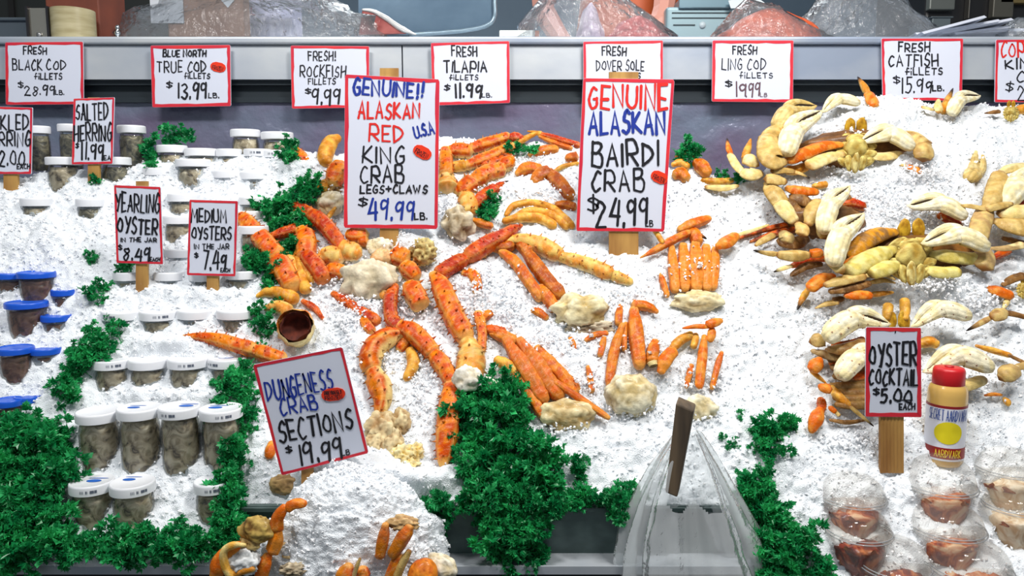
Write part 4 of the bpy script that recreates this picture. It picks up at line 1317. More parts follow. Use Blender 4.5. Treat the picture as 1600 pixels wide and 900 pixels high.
leg(t, [['orange', (1282, 560, 6), (1275, 570, 10), (1268, 580, 7)], ['yellow', (1267, 580, 4), (1280, 590, 3.5), (1292, 600, 1)]], 'orange', 0.03)
leg(t, [['orange', (1280, 602, 6), (1288, 606, 8), (1298, 608, 7)], ['yellow', (1298, 604, 6), (1312, 622, 8), (1330, 637, 5)], ['tan', (1328, 635, 4), (1346, 650, 3), (1365, 666, 1)]], 'orange', 0.04, tip=True)
leg(t, [['red', (1281, 622, 6), (1284, 632, 7), (1282, 642, 6)], ['orange', (1283, 638, 7), (1275, 656, 10), (1267, 676, 4)]], 'orange', 0.022)
leg(t, [['orange', (1296, 636, 5), (1306, 644, 4)], ['tan', (1304, 642, 3.5), (1312, 650, 3)]], 'orange', 0.02)
leg(t, [[(1296, 656, 3), (1324, 660, 3.5), (1352, 656, 2)]], 'brown', 0.012)
leg(t, [[(1456, 600, 5), (1500, 604, 9), (1540, 592, 7)]], 'pale', 0.03)
t = thing('dungeness_crab', 'half buried Dungeness crab at the right edge with one orange leg showing', 'crab', P(1590, 462), G_D)
leg(t, [[(1542, 450, 6), (1560, 455, 9), (1582, 463, 8)], ['pale', (1576, 466, 4), (1572, 474, 4), (1567, 484, 1)]], 'orange', 0.02)
belly(t, 1602, 452, 0.5, 0.02)
leg(t, [[(1566, 446, 4), (1582, 436, 6), (1602, 430, 6)]], 'brown', 0.02)
t = thing('dungeness_crab', 'buried Dungeness crab right of the bottle, thin legs sticking out', 'crab', P(1575, 560), G_D)
leg(t, [[(1572, 486, 8), (1560, 492, 10), (1548, 496, 6)], ['tan', (1550, 495, 4), (1532, 505, 4), (1510, 517, 1)]], 'tan', 0.03, tip=True, top=(170, 130, 76))
leg(t, [[(1556, 488, 4), (1580, 490, 5), (1604, 496, 4)]], 'brown', 0.03)
leg(t, [[(1524, 540, 3), (1552, 548, 5), (1580, 556, 4)], ['brown', (1576, 555, 3.5), (1604, 568, 3)]], 'yellow', 0.03)
leg(t, [[(1563, 592, 8), (1574, 584, 13), (1590, 576, 9)], ['pale', (1586, 574, 5), (1606, 571, 6)]], 'tan', 0.03, top=(186, 152, 92))
lone_leg('dungeness_crab_piece', 'scrap of orange and yellow crab leg on ice right of the bottle', [['orange', (1538, 618, 2), (1552, 616, 3), (1566, 617, 2)], ['yellow', (1568, 622, 4), (1574, 628, 5), (1576, 634, 3)]], 'orange', 0.006)

# ------------------------------------------------------------------ dungeness sections in the front ice heap
_base = NRM
YH = float(HEAP_C[1]) - 0.075


def hp(px, py, back=0.0):
    return PY(px, py, YH + back)


def hseg(name, parent, pts, style, back=0.0, **kw):
    _seed[0] += 1
    st = dict(STY[style])
    st.update(kw)
    C = np.array([hp(p[0], p[1], back + (p[3] if len(p) > 3 else 0)) for p in pts])
    R = np.array([metre(c, p[2]) for c, p in zip(C, pts)])
    n = int(np.clip(np.linalg.norm(np.diff(C, axis=0), axis=1).sum() / 0.0032, 8, 50))
    V, F, col = limb_geo(catmull(C, n), np.maximum(catmull(R[:, None], n)[:, 0], R.min() * .7), np.array([0, -0.7, 0.6]), seed=_seed[0], **st)
    return mesh_obj(name, V, F, MAT['shell'], parent, col)


def hlump(name, parent, px, py, rx, ry, back=0.0, **kw):
    _seed[0] += 1
    p0 = hp(px, py, back)
    lift = float((p0 - Q0) @ NRM)
    V, F, col = lump_geo(px, py, rx, ry, lift=lift, seed=_seed[0], **kw)
    return mesh_obj(name, V, F, MAT['meat'], parent, col)


t = thing('dungeness_crab_section', 'orange arm and tan body of a Dungeness section left of the front ice heap', 'crab section', hp(420, 880))
a = hseg('arm', t, [(478, 787, 8), (462, 787, 9), (447, 794, 9)], 'orange', 0.0)
hseg('joint_piece', a, [(446, 791, 9), (434, 810, 11), (432, 830, 11)], 'orange')
hseg('joint_piece', a, [(435, 828, 11), (430, 848, 13), (424, 864, 11)], 'orange', top=(246, 136, 20))
hseg('joint_piece', a, [(420, 866, 10), (412, 886, 12), (406, 910, 10)], 'orange', top=(238, 110, 20))
hlump('body', t, 402, 826, 27, 20, folds=0.04, rough=0.2, c1=(214, 182, 100), c2=(120, 86, 40), back=0.01)
hlump('gill_part', t, 392, 846, 18, 14, folds=0.04, c1=(222, 196, 130), c2=(160, 124, 70), back=0.005)
hlump('flesh', t, 452, 858, 26, 16, c1=(244, 214, 160), c2=(240, 190, 120), back=0.03)
hlump('torn_flesh', t, 458, 890, 20, 10, rough=0.4, freq=4, c1=(206, 190, 160), c2=(110, 88, 62), back=0.0)
t = thing('dungeness_crab_section', 'open yellow rimmed Dungeness shell filled with ice, left of the front heap', 'crab section', hp(365, 890))
hseg('shell', t, [(334, 905, 12), (342, 884, 16), (352, 866, 12), (376, 850, 7)], 'orange', -0.01, top=(232, 112, 20))
hseg('rim', t, [(384, 852, 4), (364, 852, 6), (350, 862, 6), (352, 884, 7), (366, 906, 7)], 'yellow', -0.02, top=(232, 206, 130))
hlump('ice_fill', t, 378, 876, 28, 22, rough=0.2, freq=5, c1=(236, 238, 238), c2=(206, 208, 206), back=0.0)
hseg('lower_rim', t, [(360, 900, 5), (380, 892, 6), (398, 888, 5)], 'yellow', -0.02)
t = thing('dungeness_crab_section', 'two rusty stubs of a Dungeness section on the right slope of the front heap', 'crab section', hp(615, 850))
hseg('leg', t, [(603, 818, 7), (598, 846, 9), (593, 872, 7)], 'snow', -0.012, top=(212, 110, 44))
hseg('leg', t, [(642, 820, 8), (630, 840, 11), (612, 870, 8)], 'snow', -0.014, top=(216, 108, 40))
hlump('shoulder', t, 630, 818, 22, 12, rough=0.4, freq=3.4, c1=(226, 188, 132), c2=(150, 106, 62), back=-0.004)
t = thing('dungeness_crab_section', 'tan stick leg and orange stub of a Dungeness section below the rusty stubs', 'crab section', hp(620, 890))
hseg('leg', t, [(624, 866, 8), (616, 886, 9), (608, 906, 8)], 'snow', -0.012, top=(214, 96, 30))
hseg('leg', t, [(640, 860, 6), (628, 882, 7), (618, 906, 7)], 'tan', -0.022, flat=0.8)
t = thing('dungeness_crab_section', 'domed orange Dungeness shell edge and white flesh at the right foot of the heap', 'crab section', hp(670, 890))
hlump('shell', t, 660, 898, 23, 26, rot=-18, rough=0.05, c1=(232, 140, 40), c2=(206, 96, 20), back=-0.014)
hlump('flesh', t, 690, 884, 26, 18, rot=-25, rough=0.12, c1=(246, 238, 216), c2=(234, 214, 170), back=0.01)
t = thing('dungeness_crab_section', 'dark orange Dungeness stub and grey stick at the foot of the heap, middle', 'crab section', hp(548, 895))
hseg('leg', t, [(546, 882, 9), (540, 898, 14), (536, 912, 12)], 'snow', -0.02, top=(196, 74, 22))
hseg('leg', t, [(566, 886, 8), (568, 900, 11)], 'snow', -0.016, top=(196, 74, 22))
hseg('thin_leg', t, [(563, 872, 3), (555, 892, 4), (550, 910, 4)], 'tan', -0.028, top=(170, 146, 120))
# ------------------------------------------------------------------ jars
ORD = ['first', 'second', 'third', 'fourth', 'fifth', 'sixth']


def jar(label, cx, lid_mid, w, bottom, content='oysters', lid='lid_white', group='white lidded jars in the ice', name='oyster_jar', h=0.115, text=False, logo=None, tilt=0.0, taper=0.0, lid_h=0.019, spin=None):
    """upright jar: cx px, lid_mid px of the lid's front, w lid width px, bottom px where the glass meets the ice in front"""
    f = P(cx, max(bottom, lid_mid + w * 0.2), 0.006)
    r = metre(f, w / 2)
    ax = np.array([f[0], f[1] + r * 0.92, 0])
    zl = float(PY(cx, lid_mid, f[1] - r * 0.05)[2])       # middle of the lid band at the front
    top, low = zl + lid_h / 2, zl - lid_h / 2
    z0 = min(low - h + lid_h, f[2] - 0.02)
    t = thing(name, label, 'jar' if lid == 'lid_white' else 'tub', (ax[0], ax[1], z0), group)
    c = (ax[0], ax[1], 0)
    rg = r * 0.90
    hh = low - z0
    mb = MB()
    if taper:
        mb.lathe(c, [(rg * (1 - taper), z0), (rg * (1 - taper * 0.5), z0 + hh * 0.5), (rg, low - 0.004), (rg, low + 0.004)], 30)
    else:
        mb.lathe(c, [(rg * 0.86, z0), (rg * 0.97, z0 + hh * 0.06), (rg, z0 + hh * 0.2), (rg, z0 + hh * 0.80), (rg * 0.93, low - 0.006), (rg * 0.86, low), (rg * 0.86, low + 0.006)], 32)
    mb.build('glass', MAT['glass'], t)
    # packed contents: lumpy column just inside the wall
    n, m = 40, 22
    V, F = [], []
    for i in range(m):
        k = i / (m - 1)
        z = z0 + 0.004 + (hh - 0.010) * k
        rr = rg * (0.93 - (taper * (1 - k)) - (0.07 if k > 0.88 else 0) - (0.10 if k < .04 else 0))
        for j in range(n):
            a = 2 * math.pi * j / n
            V.append((c[0] + rr * math.cos(a), c[1] + rr * math.sin(a), z))
    for i in range(m - 1):
        for j in range(n):
            j2 = (j + 1) % n
            F.append((i * n + j, i * n + j2, (i + 1) * n + j2, (i + 1) * n + j))
    F.append(tuple(range((m - 1) * n, m * n)))
    V = np.array(V)
    dn = 0.5 - noise3(V * 62 + cx, 3)
    V[:, :2] = c[:2] + (V[:, :2] - np.array(c[:2])) * (1 - 0.09 * np.abs(dn) * 2)[:, None]
    mesh_obj('contents', V, F, MAT[content], t)
    mb = MB()
    mb.lathe(c, [(r * 0.93, low), (r, low + 0.001), (r, top - 0.004), (r * 0.985, top - 0.0012), (r * 0.95, top), (r * 0.90, top - 0.0005), (r * 0.87, top - 0.0018), (0.0005, top - 0.0018)], 40)
    lo = mb.build('lid', MAT[lid], t)
    e = lo.modifiers.new('edge', 'EDGE_SPLIT')
    e.split_angle = math.radians(50)
    if text:
        mb = MB()
        a0 = -math.pi / 2 + (spin if spin is not None else 0.15)
        glyphs = [1, 1, 1, 0, 2, 1, 0, 3, 3, 2, 3, 2]
        for k, g in enumerate(glyphs):
            if not g:
                continue
            a = a0 + (k - 6) * 0.062
            x, y = c[0] + r * 1.004 * math.cos(a), c[1] + r * 1.004 * math.sin(a)
            d = np.array([-math.sin(a), math.cos(a), 0])
            zz = low + lid_h * 0.36
            s = 0.0052
            for q in range(g):
                u = d * (q * 0.0008)
                w2 = d * 0.00045
                p = np.array([x, y, zz]) + u
                o2 = np.array([math.cos(a), math.sin(a), 0]) * 0.0004
                mb.add([p - w2 + o2, p + w2 + o2, p + w2 + o2 + [0, 0, s], p - w2 + o2 + [0, 0, s]], [(0, 1, 2, 3)])
        mb.build('lid_print', MAT['print'], lo, smooth=False)
    if logo is not None:
        mb = MB()
        lx, ly, lr = logo
        n = 18
        V = [(c[0] + (lx + lr * math.cos(2 * math.pi * k / n)) * r, c[1] + (ly + 0.55 * lr * math.sin(2 * math.pi * k / n)) * r, top - 0.0012) for k in range(n)]
        mb.add(V, [tuple(range(n))])
        V = [(c[0] + (lx + 0.05 + 1.4 * lr * math.cos(2 * math.pi * k / n)) * r, c[1] + (ly + 0.34 + 0.14 * lr * math.sin(2 * math.pi * k / n)) * r, top - 0.0012) for k in range(n)]
        mb.add(V, [tuple(range(n))])
        mb.build('lid_logo', MAT['print_blue'], lo, smooth=False)
    return t


def row(desc, items, **kw):
    for i, it in enumerate(items):
        k2 = dict(kw)
        if len(it) > 4:
            k2.update(it[4])
        jar('white lidded oyster jar, %s from left %s' % (ORD[i], desc), *it[:4], **k2)


T = dict(text=True)
row('in the lowest row above parsley', [(131, 770, 67, 824, dict(text=True, logo=(.1, 0, .35), spin=.35)), (196, 772, 68, 836, dict(text=True, logo=(-.3, .3, .3), spin=.75)),
                                                 (324, 768, 58, 806, dict(text=True, logo=(.35, .1, .4), spin=.35))], h=0.105)
row('in the tall front row', [(142, 658, 65, 732), (208, 652, 66, 738, dict(logo=(-.25, 0, .3))), (273, 650, 64, 744, dict(text=True, logo=(.3, .1, .36), spin=-.15)),
                                     (338, 653, 66, 738, dict(text=True, logo=(-.3, .1, .34), spin=.5))], h=0.130)
row('in the row behind the tall row', [(164, 573, 58, 604, dict(text=True, spin=.55)), (221, 573, 61, 602), (284, 572, 64, 606, dict(text=True, spin=.3)), (347, 571, 62, 596, dict(text=True, logo=(-.1, 0, .4), spin=-.5))])
row('beside the pointed crab leg tip', [(178, 496, 60, 520, dict(text=True, spin=-.2)), (238, 496, 61, 519, dict(text=True, spin=.5)), (297, 494, 58, 513, ), (361, 494, 62, 520)])
row('below the two oyster cards', [(193, 433, 52, 447), (259, 433, 52, 449), (312, 434, 50, 449), (372, 431, 56, 452)])
row('stacked between the oyster cards', [(279, 309, 50, 334, dict(logo=(.0, 0, .5))), (273, 344, 50, 383), (274, 397, 50, 412)])
row('right of Medium Oysters card', [(392, 314, 50, 328), (391, 360, 46, 400), (345, 320, 50, 332), (384, 336, 44, 346)])
row('in the rearmost oyster group', [(261, 232, 46, 256), (306, 237, 50, 262), (293, 254, 54, 286), (377, 207, 46, 230), (427, 211, 50, 234), (352, 238, 40, 252)], h=0.10)
row('sunk below the rearmost group', [(240, 268, 50, 274), (350, 272, 54, 280)], h=0.09)
row('sunk beside the rear parsley', [(397, 238, 44, 252, dict(text=True)), (425, 240, 46, 252, dict(text=True)), (392, 274, 50, 284)], h=0.09)
HJ = dict(content='dark_fish', name='herring_jar', group='herring jars behind the herring cards')
jar('tall jar of dark herring with a white lid, right of the Salted Herring card', 199, 201, 42, 253, h=0.11, **HJ)
jar('white lidded herring jar just left of the Salted Herring card, farthest back', 103, 199, 36, 244, **HJ)
jar('white lidded herring jar peeping out right of the Pickled Herring card, farthest back', 56, 202, 32, 250, **HJ)
jar('wide jar of pale herring between the two herring cards', 88, 251, 52, 288, content='oysters', name='herring_jar', group='herring jars behind the herring cards')
jar('white lidded herring jar half hidden by the Salted Herring card stake', 172, 251, 46, 282, **HJ)
jar('white lidded jar of pale herring alone in the ice, below the Pickled Herring card', 46, 316, 46, 344, content='oysters', name='herring_jar', group='herring jars behind the herring cards')
jar('white lidded dark herring jar alone left of the Yearling Oyster card', 132, 317, 42, 342, **HJ)
BT = dict(content='brown_meat', lid='lid_blue', group='blue lidded tubs at the left edge', name='seafood_tub', taper=0.16, lid_h=0.013)
for lab, a in (('upper blue lidded tub of brown meat, right one of the top pair', (44, 432, 56, 474)), ('blue lidded tub cut by the left edge, left one of the top pair', (6, 433, 52, 456)),
               ('small blue lid sunk in ice right of the top pair', (90, 459, 36, 468)), ('biggest blue lidded brown tub, second from the top at the left edge', (27, 480, 62, 526)),
               ('blue lidded tub behind and right of the biggest brown tub', (77, 500, 44, 516)), ('blue lidded tub cut by the left edge, third level down', (12, 552, 54, 602)),
               ('blue lidded tub tucked behind right of the third level tub', (60, 552, 48, 574)), ('blue lidded tub cut by the left edge, fourth level down', (4, 634, 42, 672)),
               ('blue lidded tub behind right of the fourth level tub', (33, 628, 40, 642)), ('blue lid buried among parsley at the left edge', (2, 716, 28, 732)),
               ('blue lid lowest of all, under parsley at the left edge', (12, 796, 44, 806))):
    jar(lab, *a, **BT)

# ------------------------------------------------------------------ cups of oyster cocktail
def cup(label, cx, cy, w, top, content='sauce', depth_px=58, fill=0.5, lean=0.0):
    f = P(cx, cy + depth_px * 0.62, 0.012)
    r = metre(f, w / 2)
    c = np.array([f[0], f[1] + r * 0.6, 0])
    zr = float(PY(cx, cy, c[1])[2])
    dh = max(float(PY(cx, top, c[1] + r * .2)[2]) - zr, 0.020)
    hc = 0.075
    z0 = zr - hc
    t = thing('cocktail_cup', label, 'cup', (c[0], c[1], z0), 'domed cups of oyster cocktail')
    mb = MB()
    mb.lathe(c, [(r * .66, z0), (r * .70, z0 + .002), (r * .90, zr - .004), (r * .97, zr), (r * .98, zr + .003)], 36)
    mb.V[-1] = mb.V[-1]
    cupo = mb.build('cup_wall', MAT['cup'], t)
    mb = MB()
    prof = [(r * 1.0, zr - .003), (r * 1.03, zr + .001), (r * 1.0, zr + .006)]
    for k in range(1, 9):
        a = k / 8 * math.pi / 2
        prof.append((max(r * .97 * math.cos(a) ** 0.8, .004), zr + .006 + (dh - .006) * math.sin(a)))
    mb.lathe(c, prof, 40, cap=False)
    mb.build('dome_lid', MAT['cup'], t)
    mb = MB()
    n = 40
    zt = z0 + hc * fill
    V, F = [], []
    ring = [(0.64, z0 + .003), (.70 + .2 * fill * .6, z0 + hc * fill * .6), (.66 + .2 * fill, zt)]
    for q, z in ring:
        for j in range(n):
            a = 2 * math.pi * j / n
            V.append((c[0] + r * q * math.cos(a), c[1] + r * q * math.sin(a), z + (0.004 * (vnoise(np.array([3 * math.cos(a) + cx]), np.array([3 * math.sin(a) + cy * 1.0]), 3)[0] - .4) if z == zt else 0)))
    for q in (.5, .25):
        for j in range(n):
            a = 2 * math.pi * j / n
            V.append((c[0] + r * q * math.cos(a), c[1] + r * q * math.sin(a), zt + .016 * (vnoise(np.array([math.cos(a) * 2 * q * 2 + cx]), np.array([math.sin(a) * 4 * q + cy]), 5)[0] - .2)))
    for i in range(4):
        for j in range(n):
            j2 = (j + 1) % n
            F.append((i * n + j, i * n + j2, (i + 1) * n + j2, (i + 1) * n + j))
    F.append(tuple(range(4 * n, 5 * n)))
    F.append(tuple(reversed(range(n))))
    mesh_obj('cocktail', np.array(V), F, MAT[content], t)
    mb = MB()
    nt_ = 44
    for zz, rr_ in ((zr + .002, 1.035), (zr + .0065, 1.0)):
        ringC = [(c[0] + r * rr_ * math.cos(2 * math.pi * k / nt_), c[1] + r * rr_ * math.sin(2 * math.pi * k / nt_), zz) for k in range(nt_ + 1)]
        V, F, _ = limb_geo(np.array(ringC), np.full(nt_ + 1, .0011), np.array([0, 0, 1.0]), (0, 0, 0), (0, 0, 0), nr=6)
        mb.add(V, F)
    mb.build('rim', MAT['rim'], t)
    # smear of sauce thrown up the inside of the wall
    mb = MB()
    for s in range(4):
        a0 = random.uniform(-2.9, -0.2)
        wd, hh = random.uniform(.15, .34), random.uniform(.06, .22)
        V, F = [], []
        for i in range(5):
            for j in range(7):
                k, u = i / 4, j / 6 - .5
                a = a0 + u * wd * 2 * (1 - .55 * k) + .1 * math.sin(3 * k + s)
                z = zt - .004 + hc * hh * k * (1 - 1.2 * u * u)
                q = .66 + .24 * (z - z0) / hc + .005
                V.append((c[0] + r * q * math.cos(a), c[1] + r * q * math.sin(a), z))
        for i in range(4):
            for j in range(6):
                F.append((i * 7 + j, i * 7 + j + 1, (i + 1) * 7 + j + 1, (i + 1) * 7 + j))
        mb.add(V, F)
    mb.build('sauce_smear', MAT['sauce_dark' if content != 'sauce_pale' else 'sauce'], t)
    return t


cup('domed cocktail cup nearest below the ridged wooden stake', 1343, 778, 102, 736, 'sauce', 46, 0.68)
cup('domed cocktail cup with dark red sauce at its bottom, left column middle', 1353, 832, 100, 792, 'sauce_dark', 62, 0.71)
cup('domed cocktail cup touching the foot of the hot sauce bottle', 1485, 760, 106, 708, 'sauce', 40, 0.81)
cup('domed cocktail cup in front of the one by the bottle', 1496, 826, 112, 782, 'sauce', 44, 0.76)
cup('domed cocktail cup with brown sauce streaks, lowest of the left column', 1412, 886, 106, 836, 'sauce_dark', 60, 0.81)
cup('largest domed cocktail cup, filled to the rim, at the bottom frame edge', 1536, 890, 122, 838, 'sauce', 60, 0.86)
cup('pale domed cocktail cup at the right edge, level with the bottle foot', 1592, 734, 98, 698, 'sauce_pale', 48, 0.66)
cup('pale domed cocktail cup at the right edge, lower one', 1602, 792, 92, 760, 'sauce_pale', 60, 0.71)

# ------------------------------------------------------------------ hot sauce bottle
def bottle():
    f = P(1478, 716, 0.012)
    D = f[1] + 0.03
    R = metre(f, 30)
    z = lambda py: float(PY(1478, py, D)[2])
    c = np.array([PY(1478, 650, D)[0], D, 0])
    t = thing('sauce_bottle', 'squat hot sauce bottle with red cap and white label, standing in ice', 'bottle', (c[0], c[1], z(720)))
    mb = MB()
    mb.lathe(c, [(R * .88, z(722)), (R * .95, z(717)), (R * .96, z(700)), (R * .96, z(616)), (R * .93, z(608)), (R * .86, z(602)), (R * .74, z(598)), (R * .72, z(590))], 44)
    mb.build('body', plain('tan_sauce', (214, 172, 92), 0.25, coat=.4), t)
    mb = MB()
    prof = [(R * .76, z(601)), (R * .78, z(600)), (R * .76, z(578)), (R * .70, z(574)), (R * .4, z(573)), (.001, z(573))]
    mb.lathe(c, prof, 44)
    cap = mb.build('cap', plain('red_cap', (196, 22, 30), 0.4), t)
    mb = MB()
    mb.lathe(c, [(R * .24, z(574)), (R * .22, z(571)), (.001, z(571))], 20)
    mb.build('nozzle', plain('red_nozzle', (176, 18, 26), 0.4), cap)
    for k in range(36):
        pass

    def band(y0, y1, name, mat, parent, a0=-math.pi * 1.12, a1=-math.pi * .12, e=1.012):
        mb = MB()
        n = 40
        V, F = [], []
        for yy in (z(y1), z(y0)):
            for k in range(n + 1):
                a = a0 + (a1 - a0) * k / n
                V.append((c[0] + R * .96 * e * math.cos(a), c[1] + R * .96 * e * math.sin(a), yy))
        for k in range(n):
            F.append((k, k + 1, n + 2 + k, n + 1 + k))
        mb.add(V, F)
        return mb.build(name, mat, parent)
    lab = band(628, 712, 'label', plain('white_label', (228, 230, 240), 0.35), t)
    band(628, 632, 'label_stripe', plain('maroon_stripe', (140, 24, 30), 0.4), lab, e=1.018)
    band(692, 709, 'label_band', plain('dark_red_band', (150, 26, 24), 0.4), lab, e=1.018)

    def wrap(xf, zf, e):
        a = -math.pi / 2 - .40 + xf
        return (c[0] + R * .96 * e * math.cos(a), c[1] + R * .96 * e * math.sin(a), zf)
    # yellow disc
    n = 32
    V = [wrap(.05, z(669), 1.03)] + [wrap(.05 + .70 * math.cos(2 * math.pi * k / n), z(669) + (z(652) - z(669)) * math.sin(2 * math.pi * k / n), 1.03) for k in range(n)]
    ring = [wrap(.05 + .35 * math.cos(2 * math.pi * k / n), z(669) + .5 * (z(652) - z(669)) * math.sin(2 * math.pi * k / n), 1.03) for k in range(n)]
    V += ring
    F = []
    for k in range(n):
        k2 = (k + 1) % n
        F += [(0, n + 1 + k, n + 1 + k2), (n + 1 + k, 1 + k, 1 + k2, n + 1 + k2)]
    mesh_obj('label_disc', V, F, plain('yellow_disc', (230, 214, 30), 0.4), lab)
    for txt, x0, x1, y0, y1, mat, pen in (('SECRET AARDVARK', -.98, 1.02, 634, 650, plain('navy_print', (20, 66, 150), .4), .0011),
                                          ('AARDVARK', -.55, .75, 695, 706, plain('yellow_print', (244, 214, 60), .4), .0011)):
        mb = MB()
        for q_, (V, F) in enumerate(text_ribbons(txt, 1.0, 1.0, pen / (R * (x1 - x0)), 0.0, ratio=(R * (x1 - x0)) / abs(z(y0) - z(y1)))):
            W = [wrap(x0 + v[0] * (x1 - x0), z(y1) + v[1] * (z(y0) - z(y1)), 1.036 + .001 * q_) for v in V]
            mb.add(W, F)
        mb.build('label_lettering', mat, lab, smooth=False)
    # date sticker seen at the left of the neck
    return t
# ------------------------------------------------------------------ hand lettering
GL = {
    'A': '00 39 60;13 53', 'B': '00 09;~09 49 57 35 05;~05 45 63 50 00', 'C': '~58 39 16 03 20 51', 'D': '00 09;~09 48 65 42 00', 'E': '59 09 00 50;04 44', 'F': '59 09 00;05 45',
    'G': '~58 39 16 03 20 51 54;34 54', 'H': '00 09;60 69;04 65', 'I': '00 09', 'J': '~59 52 30 01', 'K': '00 09;59 04 60', 'L': '09 00 50', 'M': '00 19 43 79 80', 'N': '00 09 60 69',
    'O': '~38 16 03 21 51 64 57 38', 'P': '00 09;~09 49 66 53 04', 'Q': '~38 16 03 21 51 64 57 38;42 70', 'R': '00 09;~09 49 66 54 04;24 60', 'S': '~58 39 17 15 44 52 30 01', 'T': '09 69;39 30',
    'U': '~09 02 30 62 69', 'V': '09 30 69', 'W': '09 20 46 60 89', 'X': '09 60;69 00', 'Y': '09 35;69 30 20', 'Z': '09 69 00 60',
    '0': '~38 16 03 21 51 64 57 38', '1': '19 10', '2': '~07 29 57 34 00;00 60', '3': '~08 39 57 25;~25 53 30 01', '4': '39 03 63;58 50', '5': '59 19 15;~15 45 53 30 00', '6': '~58 26 03 30 53 35 04',
    '7': '09 59 20', '8': '~48 18 16 44 42 20 02 24 56 48', '9': '~57 28 06 14 45 57;58 40', '$': '~57 38 17 35 53 31 12;3A 30', '.': '00 01', '!': '19 13;10 11', '+': '05 65;38 32', '-': '05 55',
    'f': '~49 29 20;04 54', 'i': '00 05;08 09', '/': '00 49', "'": '09 07'}
_trng = random.Random(5)


def stroke_pts(s):
    cur = s.startswith('~')
    pts = []
    for t in s.lstrip('~').split():
        pts.append((int(t[0], 16), int(t[1], 16)))
    return cur, np.array(pts, float)


def text_ribbons(txt, W, H, pen, jit=0.35, slant=0.0, ratio=1.0):
    """marker strokes for txt in a W x H box: list of (V, F). pen is in units of W; ratio = box width / box height in metres"""
    glyphs, x = [], 0.0
    for ch in txt:
        if ch == ' ':
            x += 4.5
            continue
        st = [stroke_pts(q) for q in GL[ch].split(';')]
        w = max(p[:, 0].max() for _, p in st)
        glyphs.append((ch, x, st))
        x += w + 2.9
    tot = max(x - 2.9, 1.5)
    out = []
    for ch, gx, st in glyphs:
        dy, sc = _trng.uniform(-jit, jit) * 1.3, 1 + _trng.uniform(-.10, .10) * (jit > 0)
        sk = _trng.uniform(-.06, .10) * (jit > 0) + slant
        for cur, p in st:
            p = p + np.array([[_trng.uniform(-jit, jit) * .6, _trng.uniform(-jit, jit)] for _ in p])
            q = catmull(p, 5 * len(p)) if cur else p
            q = np.stack([gx + q[:, 0] + sk * q[:, 1], q[:, 1] * sc + dy], 1)
            q = q * np.array([W / tot, H / 9.0])
            out.append(ribbon(q, pen, ratio * H / W if False else ratio))
    return out


def ribbon(q, pen, ratio):
    """flat marker stroke as one strip with rounded ends"""
    s = np.array([1.0, 1.0 / ratio])
    a = q * s
    keep = [0] + [i for i in range(1, len(a)) if np.linalg.norm(a[i] - a[i - 1]) > 1e-6]
    a = a[keep]
    rw = pen * _trng.uniform(.85, 1.15) * .55
    if len(a) < 2:
        a = np.vstack([a, a + np.array([rw * .3, 0])])
    d = np.diff(a, axis=0)
    d /= np.linalg.norm(d, axis=1)[:, None]
    nn = np.stack([-d[:, 1], d[:, 0]], 1)
    V, F = [], []
    m = len(a)
    for i in range(m):
        n0, n1 = nn[max(i - 1, 0)], nn[min(i, m - 2)]
        b = n0 + n1
        L = np.linalg.norm(b)
        b = n1 if L < .3 else b / L
        k = min(1.0 / max(b @ n1, .45), 1.6)
        w = rw * (1 + .10 * math.sin(i * 1.7))
        V += [a[i] + b * w * k, a[i] - b * w * k]
    for i in range(m - 1):
        F.append((2 * i, 2 * i + 1, 2 * i + 3, 2 * i + 2))
    for i, sg, k in ((0, -1, 0), (m - 1, 1, m - 2)):
        c0 = len(V)
        t, n_ = d[k] * sg, nn[k]
        V += [a[i] + rw * (math.cos(x) * n_ + math.sin(x) * t) for x in (0.7, 1.57, 2.44)]
        F.append((2 * i, c0, c0 + 1, c0 + 2, 2 * i + 1))
    return np.array(V) / s, F


def on_card(px, py, Y, e):
    return PY(px, py, Y) + np.array([0, -e, 0])


